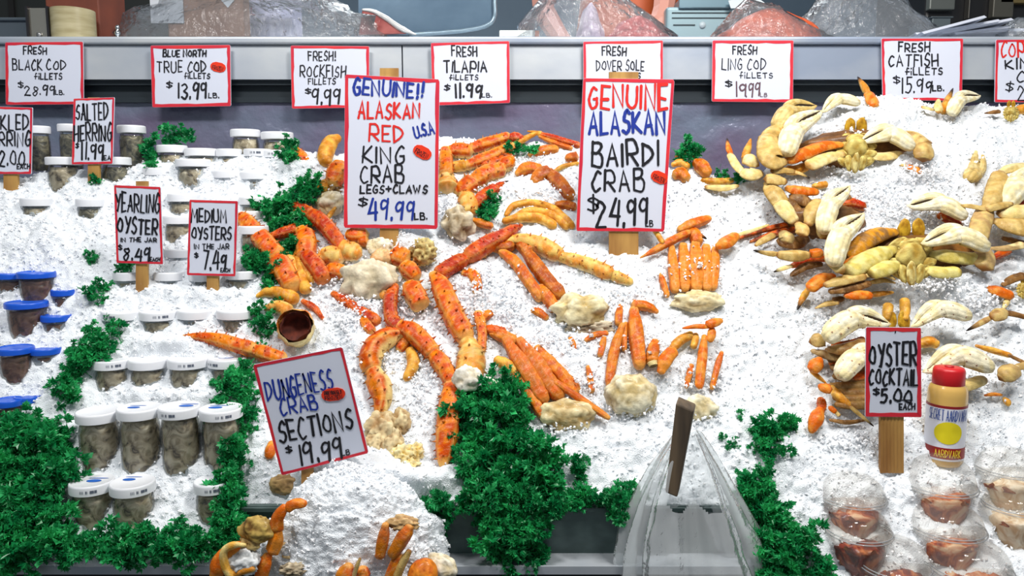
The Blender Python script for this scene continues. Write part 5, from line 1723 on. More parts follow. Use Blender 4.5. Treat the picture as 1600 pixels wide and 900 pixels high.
def sign(label, quad, Y, lines, border=5.0, stake=None, stickers=(), name='price_card', mats=None, wob=1.0):
    """card with corners quad (TL, TR, BR, BL in photo px) hung in the upright plane at depth Y.
    lines: (text, centre x, centre y, width, height, colour, pen px, rotation deg)"""
    border *= 1.4
    q = np.array(quad, float)
    foot = PY((q[2][0] + q[3][0]) / 2, (q[2][1] + q[3][1]) / 2, Y)
    t = thing(name, label, 'sign', foot, 'price cards')
    cen = q.mean(0)
    # card: rounded rectangle slab
    def outline(inset, n=10, rad=3.0, wobble=0.0):
        pts = []
        for k in range(4):
            a, b = q[k], q[(k + 1) % 4]
            for f in np.linspace(0.015, 0.985, n):
                pts.append(a * (1 - f) + b * f)
        pts = np.array(pts)
        d = pts - cen
        res = pts.copy()
        ex = (q[1] - q[0]) / np.linalg.norm(q[1] - q[0])
        ey = (q[3] - q[0]) / np.linalg.norm(q[3] - q[0])
        k = 0
        for s in range(4):
            nrm = [ey, -ex, -ey, ex][s]
            for f in np.linspace(0.015, 0.985, n):
                w = wobble * _trng.uniform(-1, 1)
                al = [ex, ey, -ex, -ey][s] * (1 if f < .5 else -1)
                edge = min(f, 1 - f)
                L = np.linalg.norm(q[(s + 1) % 4] - q[s])
                corner = max(0.0, inset - edge * L)
                res[k] = pts[k] + nrm * (inset + w) + al * corner
                k += 1
        return res
    o = outline(0)
    n = len(o)
    V = [on_card(*p, Y, 0.0) for p in o] + [on_card(*p, Y, 0.0) + np.array([0, .0022, 0]) for p in o]
    F = [tuple(reversed(range(n))), tuple(range(n, 2 * n))] + [(k, (k + 1) % n, n + (k + 1) % n, n + k) for k in range(n)]
    card = mesh_obj('card', V, F, MAT['card'], t, smooth=False)
    a, b = outline(0.3), outline(border, wobble=border * .16 * wob)
    V = [on_card(*p, Y, .0005) for p in a] + [on_card(*p, Y, .0005) for p in b]
    mesh_obj('border', V, [(k, n + k, n + (k + 1) % n, (k + 1) % n) for k in range(n)], MAT['red_ink'], t, smooth=False)
    for txt, cx, cy, w, h, colr, pen, *rot in lines:
        r = math.radians(rot[0]) if rot else 0.0
        mb = MB()
        jit = 0.34 if h > 14 else 0.25
        pen *= 0.98
        h *= 0.93
        for q_, (V, F) in enumerate(text_ribbons(txt, 1.0, 1.0, pen / w, jit, ratio=w / h)):
            P2 = []
            for v in V:
                x, y = (v[0] - .5) * w, (v[1] - .5) * h
                P2.append(on_card(cx + x * math.cos(r) - y * math.sin(r), cy - (x * math.sin(r) + y * math.cos(r)), Y, .0008 + 0.00006 * q_))
            mb.add(P2, F)
        mb.build('lettering', MAT[colr], t, smooth=False)
    for (cx, cy, w, h, rot, txt) in stickers:
        r = math.radians(rot)
        pts = [(-.5, .12), (-.42, .34), (-.2, .5), (.2, .5), (.42, .34), (.5, .12), (.5, -.12), (.42, -.34), (.2, -.5), (-.2, -.5), (-.42, -.34), (-.5, -.12)]

        def sp(x, y, e):
            return on_card(cx + x * w * math.cos(r) - y * h * math.sin(r), cy - (x * w * math.sin(r) + y * h * math.cos(r)), Y, e)
        V = [sp(x, y, .0016) for x, y in pts] + [sp(x, y, .0004) for x, y in pts]
        m = len(pts)
        st = mesh_obj('sticker', V, [tuple(reversed(range(m)))] + [(k, (k + 1) % m, m + (k + 1) % m, m + k) for k in range(m)], MAT['sticker'], t, smooth=False)
        mb = MB()
        for k, word in enumerate(txt.split('|')):
            hh = .30 if '|' in txt else .42
            yy = (.16 - .40 * k) if '|' in txt else -.12
            wd = .72 if '|' in txt else .7
            for q_, (V, F) in enumerate(text_ribbons(word, 1.0, 1.0, .034, 0.0, ratio=wd * w / (hh * h))):
                mb.add([sp((v[0] - .5) * wd, yy + (v[1] - .5) * hh, .0022 + .00005 * q_) for v in V], F)
        mb.build('sticker_print', MAT['black'], st, smooth=False)
    if stake:
        x0, x1, yt, yb, *mt = stake
        mb = MB()
        m = 14
        V = []
        ridge = bool(mt and mt[0] == 'ridged')
        for yy in (yb, yt):
            for k in range(m):
                x = x0 + (x1 - x0) * k / (m - 1)
                xs = x + (0 if not ridge else 0)
                V.append(on_card(xs, yy, Y, -.0032 + (.0012 * (k % 2) if ridge else 0)))
        for yy in (yb, yt):
            for k in range(m):
                V.append(on_card(x0 + (x1 - x0) * k / (m - 1), yy, Y, -.011))
        F = []
        for k in range(m - 1):
            F += [(k, k + 1, m + k + 1, m + k), (2 * m + k + 1, 2 * m + k, 3 * m + k, 3 * m + k + 1), (k, 2 * m + k, 2 * m + k + 1, k + 1), (m + k, m + k + 1, 3 * m + k + 1, 3 * m + k)]
        F += [(0, m, 3 * m, 2 * m), (m - 1, 3 * m - 1, 4 * m - 1, 2 * m - 1)]
        mb.add(V, F)
        mb.build('stake', MAT['wood'], t, smooth=False)
    return t


def rect(x0, y0, x1, y1):
    return [(x0, y0), (x1, y0), (x1, y1), (x0, y1)]


def L(txt, x0, y0, x1, y1, col='black', pen=2.0, rot=0.0):
    return (txt, (x0 + x1) / 2, (y0 + y1) / 2, x1 - x0, y1 - y0, col, pen, rot)


YB = YC - 0.018
sign('white card reading Fresh Black Cod, leftmost on the counter front', [(8, 66), (130, 65), (131, 163), (9, 164)], YB,
     [L('FRESH', 37, 73, 73, 85, pen=1.7), L('BLACK', 20, 92, 66, 110, pen=1.7), L('COD', 73, 93, 103, 110, pen=1.7), L('fiLLETS', 54, 114, 97, 124, pen=1.5), L('$', 27, 128, 37, 138, pen=1.6),
      L('28.99', 39, 132, 86, 149, pen=1.8), L('LB.', 87, 141, 100, 148, pen=1.3)], 3.2)
sign('white card reading Blue North True Cod with a red sticker', [(235, 71), (360, 70), (361, 166), (238, 168)], YB,
     [L('BLUE NORTH', 255, 78, 322, 89, pen=2.0), L('TRUE COD', 246, 96, 322, 113, pen=1.8), L('fiLLETS', 288, 114, 328, 123, pen=1.4), L('$', 258, 127, 269, 138, pen=1.7),
      L('13.99', 278, 128, 323, 155, pen=2.8), L('LB.', 326, 145, 342, 153, pen=1.5)], 3.6, stickers=((341, 105, 24, 15, -12, 'FROZEN'),))
sign('white card reading Fresh Rockfish, partly behind the tall king crab card', [(454, 71), (577, 72), (577, 168), (456, 170)], YB,
     [L('FRESH!', 482, 80, 524, 95, pen=1.8), L('ROCKFISH', 469, 102, 540, 121, pen=1.8), L('FILLETS', 482, 122, 524, 132, pen=1.4), L('$', 475, 138, 486, 147, pen=1.6), L('9.99', 488, 137, 531, 165, pen=2.6)], 3.2)
sign('white card reading Fresh Tilapia, on the counter front right of the king crab card', [(673, 67), (796, 64), (797, 161), (676, 165)], YB,
     [L('FRESH', 706, 73, 745, 88, pen=1.8), L('TILAPIA', 694, 95, 760, 113, pen=2.3), L('fiLLETS', 702, 117, 747, 125, pen=1.4), L('$', 692, 132, 702, 142, pen=1.6), L('11.99', 711, 129, 752, 153, pen=2.9),
      L('LB.', 753, 146, 768, 152, pen=1.3)], 3.2)
sign('white card reading Fresh Dover Sole, partly behind the tall bairdi card', [(911, 65), (1036, 63), (1036, 163), (912, 164)], YB,
     [L('FRESH', 941, 73, 978, 87, pen=1.8), L('DOVER SOLE', 932, 94, 1006, 111, pen=1.5), L('FILLETS', 956, 114, 1000, 123, pen=1.4)], 3.0)
sign('white card reading Fresh Ling Cod in faded ink, right of the bairdi card', [(1113, 63), (1240, 63), (1239, 160), (1112, 159)], YB,
     [L('FRESH', 1145, 71, 1182, 85, pen=1.7), L('LING COD', 1128, 91, 1196, 109, pen=1.5), L('fiLLETS', 1155, 113, 1207, 122, pen=1.2), L('$', 1131, 126, 1144, 136, pen=1.6),
      L('19', 1149, 128, 1166, 152, 'faded', 2.3), L('.99', 1166, 128, 1187, 152, 'faded', 1.9), L('LB', 1188, 145, 1198, 151, 'faded', 1.0)], 3.4)
sign('white card reading Fresh Catfish, above the crab claws on the ice crest', [(1377, 60), (1505, 60), (1503, 158), (1379, 156)], YB,
     [L('FRESH', 1404, 66, 1452, 81, pen=2.0), L('CATFISH', 1389, 85, 1465, 104, pen=2.0), L('fiLLETS', 1414, 106, 1472, 117, pen=1.7), L('$', 1394, 119, 1406, 131, pen=1.6), L('15.99', 1408, 122, 1455, 145, pen=2.0),
      L('LB.', 1457, 133, 1474, 142, pen=1.8)], 3.0)
sign('red and black lettered card cut off at the counter\'s right edge', [(1556, 62), (1684, 61), (1682, 160), (1554, 160)], YB,
     [L('COPPER', 1564, 66, 1640, 90, 'red', 2.4), L('KING', 1571, 92, 1622, 108, pen=2.2), L('COHO', 1589, 112, 1650, 130, pen=2.0), L('$', 1568, 128, 1582, 144, pen=1.8), L('24.99', 1590, 134, 1650, 158, pen=2.0)], 3.0)


def foot_Y(px, py, lift=0.012):
    return float(P(px, py, lift)[1])


sign('card reading Pickled Herring, cut by the left edge, on wooden stakes', [(-24, 166), (51, 168), (49, 272), (-24, 272)], foot_Y(20, 286),
     [L('PICKLED', -26, 180, 45, 203, pen=2.2), L('HERRING', -24, 205, 47, 229, pen=2.2), L('$12.00', -18, 233, 38, 260, pen=2.2), L('EACH', 27, 256, 47, 264, pen=1.6)], 2.6, stake=(4, 26, 262, 300), name='price_card')
sign('narrow card reading Salted Herring among the herring jars', [(115, 154), (179, 152), (176, 256), (112, 257)], foot_Y(146, 284),
     [L('SALTED', 119, 161, 169, 188, pen=2.2), L('HERRING', 116, 193, 174, 221, pen=2.2), L('$', 117, 224, 123, 232, pen=1.6), L('11.99', 127, 222, 162, 251, pen=2.5), L('EA', 163, 243, 173, 250, pen=1.4)], 2.4, stake=(136, 154, 152, 292))
sign('narrow card reading Yearling Oyster, on a stake left of the Medium Oysters card', [(178, 289), (251, 292), (255, 413), (182, 411)], foot_Y(223, 452),
     [L('YEARLING', 181, 302, 249, 332, pen=2.4, rot=-2), L('OYSTER', 184, 340, 246, 366, pen=2.6, rot=-2), L('IN THE JAR', 189, 371, 245, 378, pen=1.4), L('$', 184, 382, 191, 391, pen=1.8), L('8.49', 194, 386, 234, 408, pen=2.7),
      L('EACH', 235, 402, 250, 408, pen=1.3)], 2.6, stake=(211, 229, 283, 462))
sign('narrow card reading Medium Oysters, beside the orange king crab leg', [(296, 312), (372, 314), (368, 432), (292, 430)], foot_Y(331, 456),
     [L('MEDIUM', 299, 326, 354, 348, pen=2.2), L('OYSTERS', 300, 354, 361, 374, pen=2.2), L('IN THE JAR', 304, 381, 358, 389, pen=1.4), L('$', 303, 395, 310, 403, pen=1.6), L('7.49', 318, 393, 353, 421, pen=2.7),
      L('EACH', 345, 419, 359, 425, pen=1.4)], 2.6, stake=(322, 340, 320, 466))
sign('tallest card with blue, red and black writing: Genuine Alaskan Red King Crab', [(539, 116), (687, 124), (684, 358), (537, 356)], foot_Y(606, 374, 0.02),
     [L('GENUINE!!', 553, 127, 660, 151, 'blue', 3.6, -3), L('ALASKAN', 560, 159, 655, 185, 'red', 3.4), L('RED', 577, 194, 630, 222, 'red', 3.0), L('U.S.A', 647, 193, 677, 213, 'blue', 2.8, 14),
      L('KING', 566, 229, 630, 256, pen=2.8), L('CRAB', 564, 259, 631, 286, pen=2.8), L('LEGS+CLAWS', 563, 289, 667, 302, pen=2.3), L('$', 556, 309, 573, 323, pen=2.0), L('49.99', 576, 308, 646, 344, 'blue', 3.2),
      L('LB.', 648, 332, 667, 343, pen=1.8)], 4.2, stake=(593, 622, 106, 392), stickers=((660, 238, 30, 19, -28, 'FROZEN'),))
sign('tall rounded card reading Genuine Alaskan Bairdi Crab, red and blue top lines', [(911, 122), (1054, 124), (1038, 362), (900, 361)], foot_Y(975, 384, 0.02),
     [L('GENUINE', 920, 132, 1042, 171, 'red', 4.4, 0), L('ALASKAN', 921, 173, 1038, 210, 'blue', 4.2), L('BAIRDI', 925, 222, 1028, 260, pen=3.6), L('CRAB', 925, 266, 1006, 300, pen=3.4), L('$', 915, 305, 935, 334, pen=2.8),
      L('24.99', 932, 306, 1012, 354, pen=3.8), L('LB', 1009, 344, 1020, 354, pen=1.6)], 3.8, stake=(952, 998, 112, 400), stickers=((1030, 277, 27, 18, -24, 'FROZEN'),))
A = 11.0
sign('tilted card reading Dungeness Crab Sections, above the front ice heap', [(395, 570), (535, 542), (576, 708), (440, 743)], foot_Y(468, 786, 0.05),
     [('DUNGENESS', 467, 602, 104, 32, 'blue', 2.8, A), ('CRAB', 466, 632, 58, 26, 'blue', 2.8, A), ('SECTIONS', 492, 664, 116, 34, 'black', 3.4, A), ('$', 450, 702, 11, 12, 'black', 2.2, A), ('19.99', 500, 704, 68, 36, 'black', 3.2, A),
      ('LB', 540, 707, 12, 8, 'black', 1.5, A)], 3.2, stake=(470, 488, 700, 790), stickers=((521, 616, 37, 20, 6, 'PREVIOUSLY|FROZEN'),))
sign('card reading Oyster Cocktail on a ridged wooden stake, left of the sauce bottle', [(1353, 511), (1439, 512), (1440, 652), (1352, 651)], foot_Y(1395, 732),
     [L("'", 1397, 516, 1401, 530, pen=1.6), L('OYSTER', 1358, 536, 1431, 572, pen=3.4), L('COCKTAIL', 1358, 576, 1433, 602, pen=3.0), L('$', 1362, 606, 1373, 618, pen=2.2), L('5.00', 1376, 607, 1424, 630, pen=3.2),
      L('-', 1400, 618, 1425, 632, pen=1.6), L('EACH', 1405, 630, 1429, 640, pen=1.9)], 4.6, stake=(1377, 1413, 640, 740, 'ridged'))
bottle()
# ------------------------------------------------------------------ curly parsley
def sprig_geo(rg, size, nb=6):
    """one sprig along +Z: stem, branchlets, frilled leaflets"""
    V, F = [], []

    def stem(a, b, r):
        d = b - a
        u = np.cross(d, [0.3, 1, 0.2])
        u /= np.linalg.norm(u) + 1e-9
        w = np.cross(d / (np.linalg.norm(d) + 1e-9), u)
        b0 = len(V)
        for p, k in ((a, 1.0), (b, .7)):
            for t in range(3):
                an = t * 2.094
                V.append(p + (u * math.cos(an) + w * math.sin(an)) * r * k)
        for t in range(3):
            t2 = (t + 1) % 3
            F.append((b0 + t, b0 + t2, b0 + 3 + t2, b0 + 3 + t))

    def leaflet(p, d, s):
        d = d / (np.linalg.norm(d) + 1e-9)
        u = np.cross(d, rg.normal(size=3))
        u /= np.linalg.norm(u) + 1e-9
        w = np.cross(d, u)
        b0 = len(V)
        V.append(p)
        m = 9
        for k in range(m):
            a = -1.25 + 2.5 * k / (m - 1)
            rr = s * (1.0 if k % 2 == 0 else 0.58) * rg.uniform(.8, 1.15)
            V.append(p + d * rr * math.cos(a) + u * rr * math.sin(a) + w * rg.uniform(-.38, .38) * s)
        for k in range(m - 1):
            F.append((b0, b0 + 1 + k, b0 + 2 + k))
    prev = np.zeros(3)
    bend = rg.normal(size=3) * .16 * size
    tops = []
    for i in range(1, 4):
        q = np.array([0, 0, size * i / 3.0]) + bend * (i / 3.0) ** 2
        stem(prev, q, size * .022)
        tops.append(q)
        prev = q
    for k in range(nb):
        o = tops[rg.integers(0, 3)] if k else tops[-1]
        d = rg.normal(size=3) + np.array([0, 0, .8])
        d /= np.linalg.norm(d)
        e = o + d * size * rg.uniform(.22, .42)
        stem(o, e, size * .014)
        for _ in range(rg.integers(5, 9)):
            d2 = d + rg.normal(size=3) * .75
            leaflet(e + rg.normal(size=3) * size * .06, d2, size * rg.uniform(.17, .30))
    return np.array(V), F


SPRIGS = [sprig_geo(np.random.default_rng(40 + k), 1.0, 7) for k in range(8)]


def inside(poly, x, y):
    c = False
    j = len(poly) - 1
    for i in range(len(poly)):
        if (poly[i][1] > y) != (poly[j][1] > y) and x < (poly[j][0] - poly[i][0]) * (y - poly[i][1]) / (poly[j][1] - poly[i][1]) + poly[i][0]:
            c = not c
        j = i
    return c


def parsley(label, poly, n, size=0.042, lift=0.012, seed=0, kind=None, plane=None, spread=0.85):
    rg = np.random.default_rng(seed + 100)
    xs, ys = [p[0] for p in poly], [p[1] for p in poly]
    mb = MB()
    k = 0
    n = int(n * .80) if n > 20 else n
    while k < n:
        x, y = rg.uniform(min(xs), max(xs)), rg.uniform(min(ys), max(ys))
        if not inside(poly, x, y):
            continue
        k += 1
        if plane is None:
            p = P(x, y, lift * rg.uniform(.2, 1.6) + float(heap_height(np.array([x]), np.array([y]))[0]))
            d = NRM
        else:
            p = PY(x, y, plane - rg.uniform(.004, .03))
            d = np.array([0, -.7, .5])
        d = d + rg.normal(size=3) * spread
        d /= np.linalg.norm(d)
        u = np.cross(d, rg.normal(size=3))
        u /= np.linalg.norm(u)
        w = np.cross(d, u)
        V, F = SPRIGS[rg.integers(0, len(SPRIGS))]
        s = size * 1.12 * rg.uniform(.65, 1.25)
        mb.add(p + s * (V[:, :1] * u + V[:, 1:2] * w + V[:, 2:3] * d - d * .45), F)
    o = mb.build('parsley', MAT['leaf'], None, smooth=False)
    return tag(o, label, 'parsley', 'curly parsley garnish', kind)


parsley('broad bed of dark green parsley filling the lower left corner', [(-20, 668), (40, 660), (118, 690), (116, 730), (88, 770), (88, 810), (108, 846), (60, 872), (-20, 874)], 190, 0.044, 0.02, 1, 'stuff')
parsley('long parsley border along the bottom left steel ledge', [(60, 842), (110, 842), (146, 860), (186, 840), (240, 834), (300, 838), (352, 842), (384, 816), (386, 848), (330, 866), (180, 872), (60, 872)], 130, 0.034, 0.018, 2, 'stuff')
parsley('column of parsley right of the lowest oyster jars', [(344, 690), (372, 684), (384, 720), (384, 760), (364, 790), (386, 830), (352, 846), (338, 806), (356, 770), (352, 720)], 62, 0.036, 0.014, 3, 'stuff')
parsley('parsley clump left of the Dungeness card, right of the oyster jar rows', [(336, 574), (396, 574), (404, 600), (372, 626), (408, 644), (408, 672), (360, 680), (344, 640), (334, 612)], 44, 0.034, 0.012, 4)
parsley('curved parsley bunch left of the row of jars behind the tall front row', [(128, 520), (150, 514), (190, 522), (170, 552), (134, 580), (112, 626), (88, 622), (98, 584), (120, 560)], 46, 0.036, 0.012, 5)
parsley('thin strand of parsley along the ice edge at the far lower left', [(20, 664), (60, 666), (112, 674), (120, 690), (40, 684)], 26, 0.034, 0.01, 6)
parsley('small round parsley tuft in open ice left of the Yearling Oyster stake', [(137, 442), (152, 436), (168, 448), (164, 470), (148, 474), (138, 462)], 9, 0.030, 0.006, 7)
parsley('tiny parsley scraps below the Yearling Oyster card', [(186, 412), (210, 414), (210, 424), (190, 424)], 5, 0.028, 0.006, 8)
parsley('tiny parsley scrap left of the Yearling Oyster card', [(134, 402), (156, 400), (158, 408), (138, 408)], 4, 0.02, 0.003, 9)
parsley('parsley tuft with upright sprays left of the king crab shoulder', [(436, 292), (448, 288), (464, 300), (478, 284), (492, 290), (492, 312), (470, 322), (440, 318)], 26, 0.036, 0.016, 10)
parsley('dark parsley under the slender red claw', [(402, 330), (430, 322), (476, 338), (490, 352), (450, 362), (420, 352)], 30, 0.036, 0.008, 11)
parsley('parsley between the thick orange leg and the broad bent leg', [(434, 380), (462, 368), (466, 396), (450, 410)], 14, 0.032, 0.006, 12)
parsley('parsley running down left of the thick orange king crab leg', [(400, 394), (412, 396), (438, 424), (446, 452), (420, 448), (402, 424)], 24, 0.034, 0.008, 13)
parsley('parsley sprigs in the ice left of the cut hollow crab leg', [(398, 478), (424, 468), (434, 500), (430, 540), (404, 536), (392, 512)], 18, 0.026, 0.006, 14)
parsley('small parsley sprig by the rear jars and the little red leg', [(440, 230), (456, 226), (462, 244), (452, 256)], 9, 0.032, 0.012, 15)
parsley('faint parsley at the back against the panel, above the rear jars', [(252, 200), (300, 198), (312, 220), (262, 224)], 9, 0.03, 0.004, 16)
parsley('parsley strip between the tall herring jar and the rear oyster jars', [(222, 230), (236, 228), (242, 254), (224, 256)], 9, 0.03, 0.008, 17)
parsley('parsley under the Salted Herring card stake', [(134, 274), (158, 274), (158, 286), (136, 286)], 5, 0.026, 0.006, 18)
parsley('dark parsley pocket under the deep red claw', [(742, 322), (770, 312), (776, 332), (748, 344)], 12, 0.032, 0.004, 19)
parsley('bright parsley tuft at the back between the two spiny legs and the panel', [(796, 232), (822, 226), (826, 240), (802, 244)], 8, 0.030, 0.01, 20)
parsley('big parsley mass in the centre below the white crab flesh', [(716, 618), (760, 606), (790, 596), (820, 640), (838, 676), (868, 720), (872, 760), (800, 790), (750, 786), (706, 714)], 150, 0.044, 0.016, 21, 'stuff')
parsley('parsley spilling over the steel wall in the centre', [(764, 770), (850, 760), (838, 800), (836, 900), (776, 900), (770, 840)], 80, 0.042, 0.02, 22, 'stuff', plane=YW - 0.012)
parsley('parsley hanging over the steel rim left of the centre spill', [(656, 786), (690, 782), (716, 792), (764, 788), (764, 806), (730, 806), (690, 830), (662, 826)], 22, 0.034, 0.01, 23, None, plane=YW - 0.008)
parsley('garland of parsley along the steel rim toward the bagged stake', [(866, 772), (900, 766), (960, 776), (996, 770), (996, 788), (880, 790)], 34, 0.030, 0.010, 24)
parsley('parsley sprig hanging over the rim, nearer the centre spill', [(848, 790), (876, 786), (878, 804), (858, 808)], 7, 0.030, 0.01, 25, None, plane=YW - 0.010)
parsley('parsley sprig hanging over the rim beside the plastic bag', [(950, 788), (986, 784), (986, 800), (960, 808)], 7, 0.030, 0.01, 26, None, plane=YW - 0.010)
parsley('little parsley sprig frozen in open ice above the steel rim', [(894, 722), (924, 716), (928, 744), (900, 750)], 8, 0.026, 0.004, 27)
parsley('parsley cluster on the ice right of the plastic bag', [(1160, 752), (1196, 742), (1206, 782), (1194, 806), (1164, 804)], 34, 0.036, 0.012, 28)
parsley('loose parsley strand above the cluster, left of the cocktail cups ice', [(1172, 684), (1200, 664), (1226, 650), (1246, 654), (1232, 684), (1204, 718), (1178, 704)], 34, 0.032, 0.008, 29)
parsley('parsley bed at the bottom edge right of the plastic bag', [(1190, 840), (1212, 812), (1240, 826), (1276, 868), (1300, 905), (1190, 905)], 80, 0.040, 0.014, 30, 'stuff')
parsley('specks of parsley in ice between the loose strand and the plastic bag', [(1120, 650), (1160, 640), (1170, 690), (1150, 720), (1128, 700)], 6, 0.020, 0.002, 31)
parsley('green tuft behind the right edge of the bairdi card', [(1062, 232), (1084, 228), (1092, 250), (1070, 254)], 10, 0.034, 0.014, 32)
parsley('small parsley bits at the back left of the crab pile', [(1118, 266), (1134, 258), (1164, 280), (1150, 288)], 8, 0.026, 0.006, 33)

# ------------------------------------------------------------------ bagged stake at the front edge
def plastic_roll():
    Yb = YW - 0.035
    t = thing('wooden_post', 'square weathered wooden post leaning up through the plastic bag', 'post', PY(1052, 770, Yb))
    # front face corners in the photo, the right face recedes
    a = [PY(1061, 622, Yb - .02), PY(1091, 636, Yb - .02), PY(1064, 772, Yb + .012), PY(1040, 768, Yb + .012)]
    wv = a[1] - a[0]
    back = np.array([.012, .034, .004])
    top = [p for p in a] + [p + back for p in a]
    a0 = [PY(1056, 630, Yb - .03), PY(1084, 642, Yb - .03), PY(1058, 778, Yb - .03), PY(1039, 770, Yb - .03)]
    V = a0 + [p + back for p in a0]
    mb = MB()
    mb.add(V, [(3, 2, 1, 0), (4, 5, 6, 7), (0, 1, 5, 4), (1, 2, 6, 5), (2, 3, 7, 6), (3, 0, 4, 7)])
    o = mb.build('post', MAT['old_wood'], t, smooth=False)
    bevel(o, .003, 2)
    # bag skirt: pleated cone round the post
    n, m = 150, 60
    top_c = PY(1066, 676, Yb)
    bot = PY(1088, 905, Yb - .03)
    V = np.zeros((m, n, 3))
    for i in range(m):
        k = i / (m - 1)
        zc_ = top_c * (1 - k) + bot * k
        hw_l = .010 + .115 * (1 - (1 - k) ** 1.9)
        hw_r = .030 + .112 * k ** .9
        for j in range(n):
            a = 2 * math.pi * j / n
            pl = 1 + (.10 + .05 * k) * math.sin(9 * a + 2.5 * math.sin(2 * a) + 1.2 * k) + .05 * math.sin(23 * a + 3 * k) + .05 * (vnoise(np.array([a * 3.0]), np.array([k * 9.0]), 4)[0] - .5)
            x = math.cos(a)
            hw = hw_r if x > 0 else hw_l
            V[i, j] = zc_ + np.array([hw * x * pl, (.018 + .045 * k) * math.sin(a) * pl, 0.004 * math.sin(5 * a)])
    F = []
    for i in range(m - 1):
        for j in range(n):
            j2 = (j + 1) % n
            am = 2 * math.pi * j / n
            if math.sin(am) < -.05 and -0.62 < math.cos(am) - .1 < .35 and i < 26 + 3 * math.sin(9 * am):
                continue
            F.append((i * n + j, i * n + j2, (i + 1) * n + j2, (i + 1) * n + j))
    b = mesh_obj('plastic_bag', V.reshape(-1, 3), F, MAT['bag'])
    tag(b, 'thin clear plastic bags hung like a skirt around the weathered post', 'plastic bag')


plastic_roll()

# ------------------------------------------------------------------ behind the high counter
ZT = Z57 + 0.001


def back(px, py, Y):
    return PY(px, py, Y)


def crumple(name, label, x0, x1, top, Y, dy=0.10, mat='bag_thick', seed=0, shape=None, contents=()):
    """crumpled clear bag lying on the counter"""
    a, b = PY(x0, 50, Y), PY(x1, 50, Y)
    c = (a + b) / 2
    c[2] = ZT
    rx = (b[0] - a[0]) / 2
    rz = float(PY((x0 + x1) / 2, top, Y)[2]) - ZT
    V, F = ICO[4]
    s = 1 + .30 * (noise3(V * 2.2 + seed, seed) - .5) + .28 * np.abs(noise3(V * 5.5 + seed, seed + 2) - .5) + .2 * np.abs(noise3(V * 11 + seed, seed + 3) - .5)
    W = V * s[:, None]
    W[:, 2] = np.where(W[:, 2] < 0, W[:, 2] * .12 + .0, W[:, 2])
    W[:, 2] = np.maximum(W[:, 2], -0.0)
    if shape:
        W[:, 2] *= np.interp(W[:, 0], [-1, -.5, 0, .5, 1], shape)
    t = thing(name, label, 'plastic bag', c)
    mesh_obj('film', c + W * np.array([rx, dy, rz]), F, MAT[mat], t)
    for (nm, fx0, fx1, ft, cc1, cc2) in contents:
        a2, b2 = PY(fx0, 50, Y), PY(fx1, 50, Y)
        c2 = (a2 + b2) / 2
        c2[2] = ZT + .003
        hx = (b2[0] - a2[0]) / 2
        hz = float(PY((fx0 + fx1) / 2, ft, Y)[2]) - ZT
        s2 = 1 + .22 * (noise3(V * 2.5 + seed, seed + 7) - .5)
        W2 = V * s2[:, None]
        W2[:, 2] = np.where(W2[:, 2] < 0, W2[:, 2] * .02, W2[:, 2] * np.interp(W2[:, 0], [-1, 0, 1], [.7, 1, .8]))
        k = np.clip(noise3(V * 9, seed + 8), 0, 1)[:, None]
        mesh_obj(nm, c2 + W2 * np.array([hx, dy * .7, hz]), F, MAT['meat'], t, lin(cc1) * k + lin(cc2) * (1 - k))
    return t


crumple('plastic_bag', 'wide crumpled plastic bag over brown paper, left part of the counter top', 196, 590, -14, 2.36, .12, seed=3, shape=[1.0, 1.0, 1.0, 1.05, .9])
crumple('plastic_bag', 'knotted clear bag with pink fish fillets, middle of the counter top', 800, 1050, -12, 2.30, .09, seed=5, shape=[.4, 1.1, 1.1, .8, .4],
        contents=(('fillet', 946, 1046, 26, (214, 96, 90), (176, 60, 62)), ('white_fillet', 900, 944, 4, (206, 190, 206), (180, 160, 180))))
crumple('plastic_bag', 'clear bag holding an orange salmon side, right of the scale', 1114, 1300, 6, 2.32, .08, seed=8, shape=[.8, 1.1, .9, .6, .35],
        contents=(('salmon_side', 1118, 1290, 14, (222, 104, 62), (180, 66, 34)),))
crumple('plastic_bag', 'empty bluish crumpled bags heaped right of the salmon bag', 1230, 1460, -20, 2.42, .10, seed=12, shape=[.6, 1.0, 1.05, 1.0, .7])
crumple('plastic_bag', 'small crumpled bag at the right end of the counter top', 1560, 1640, 26, 2.34, .06, seed=14)


def sheet(name, label, cat, corners, Y0, Y1, mat, th=.002):
    """flat board standing or lying: corners in px, left pair at Y0 and right pair at Y1"""
    V = [PY(x, y, Y0 if k in (0, 3) else Y1) for k, (x, y) in enumerate(corners)]
    V += [v + np.array([0, th, 0]) for v in V]
    o = mesh_obj(name, V, [(3, 2, 1, 0), (4, 5, 6, 7), (0, 1, 5, 4), (1, 2, 6, 5), (2, 3, 7, 6), (3, 0, 4, 7)], mat, None, smooth=False)
    return tag(o, label, cat)


BROWN = plain('brown_paper', (150, 108, 80), 0.7, var=((124, 84, 60), 8, (1, 1, 1)))
t = thing('brown_paper_package', 'brown paper package with a white label inside the wide plastic bag', 'package', PY(350, 48, 2.37))
mb = MB()
lo, hi = PY(262, 46, 2.34), PY(378, -40, 2.34)
mb.box((lo[0], 2.34, ZT), (hi[0], 2.40, hi[2]))
bevel(mb.build('package', BROWN, t, smooth=False), .006, 2)
mb = MB()
a, b = PY(236, 36, 2.335), PY(284, -30, 2.335)
mb.box((a[0], 2.335, a[2]), (b[0], 2.3385, b[2]))
mb.build('white_label', plain('white_paper', (196, 200, 206), .5), t, smooth=False)
mb = MB()
a, b = PY(342, 12, 2.335), PY(368, -20, 2.335)
m_ = (a + b) / 2
mb.add([(m_[0], 2.337, a[2]), (b[0], 2.337, m_[2]), (m_[0], 2.337, b[2]), (a[0], 2.337, m_[2])], [(0, 1, 2, 3)])
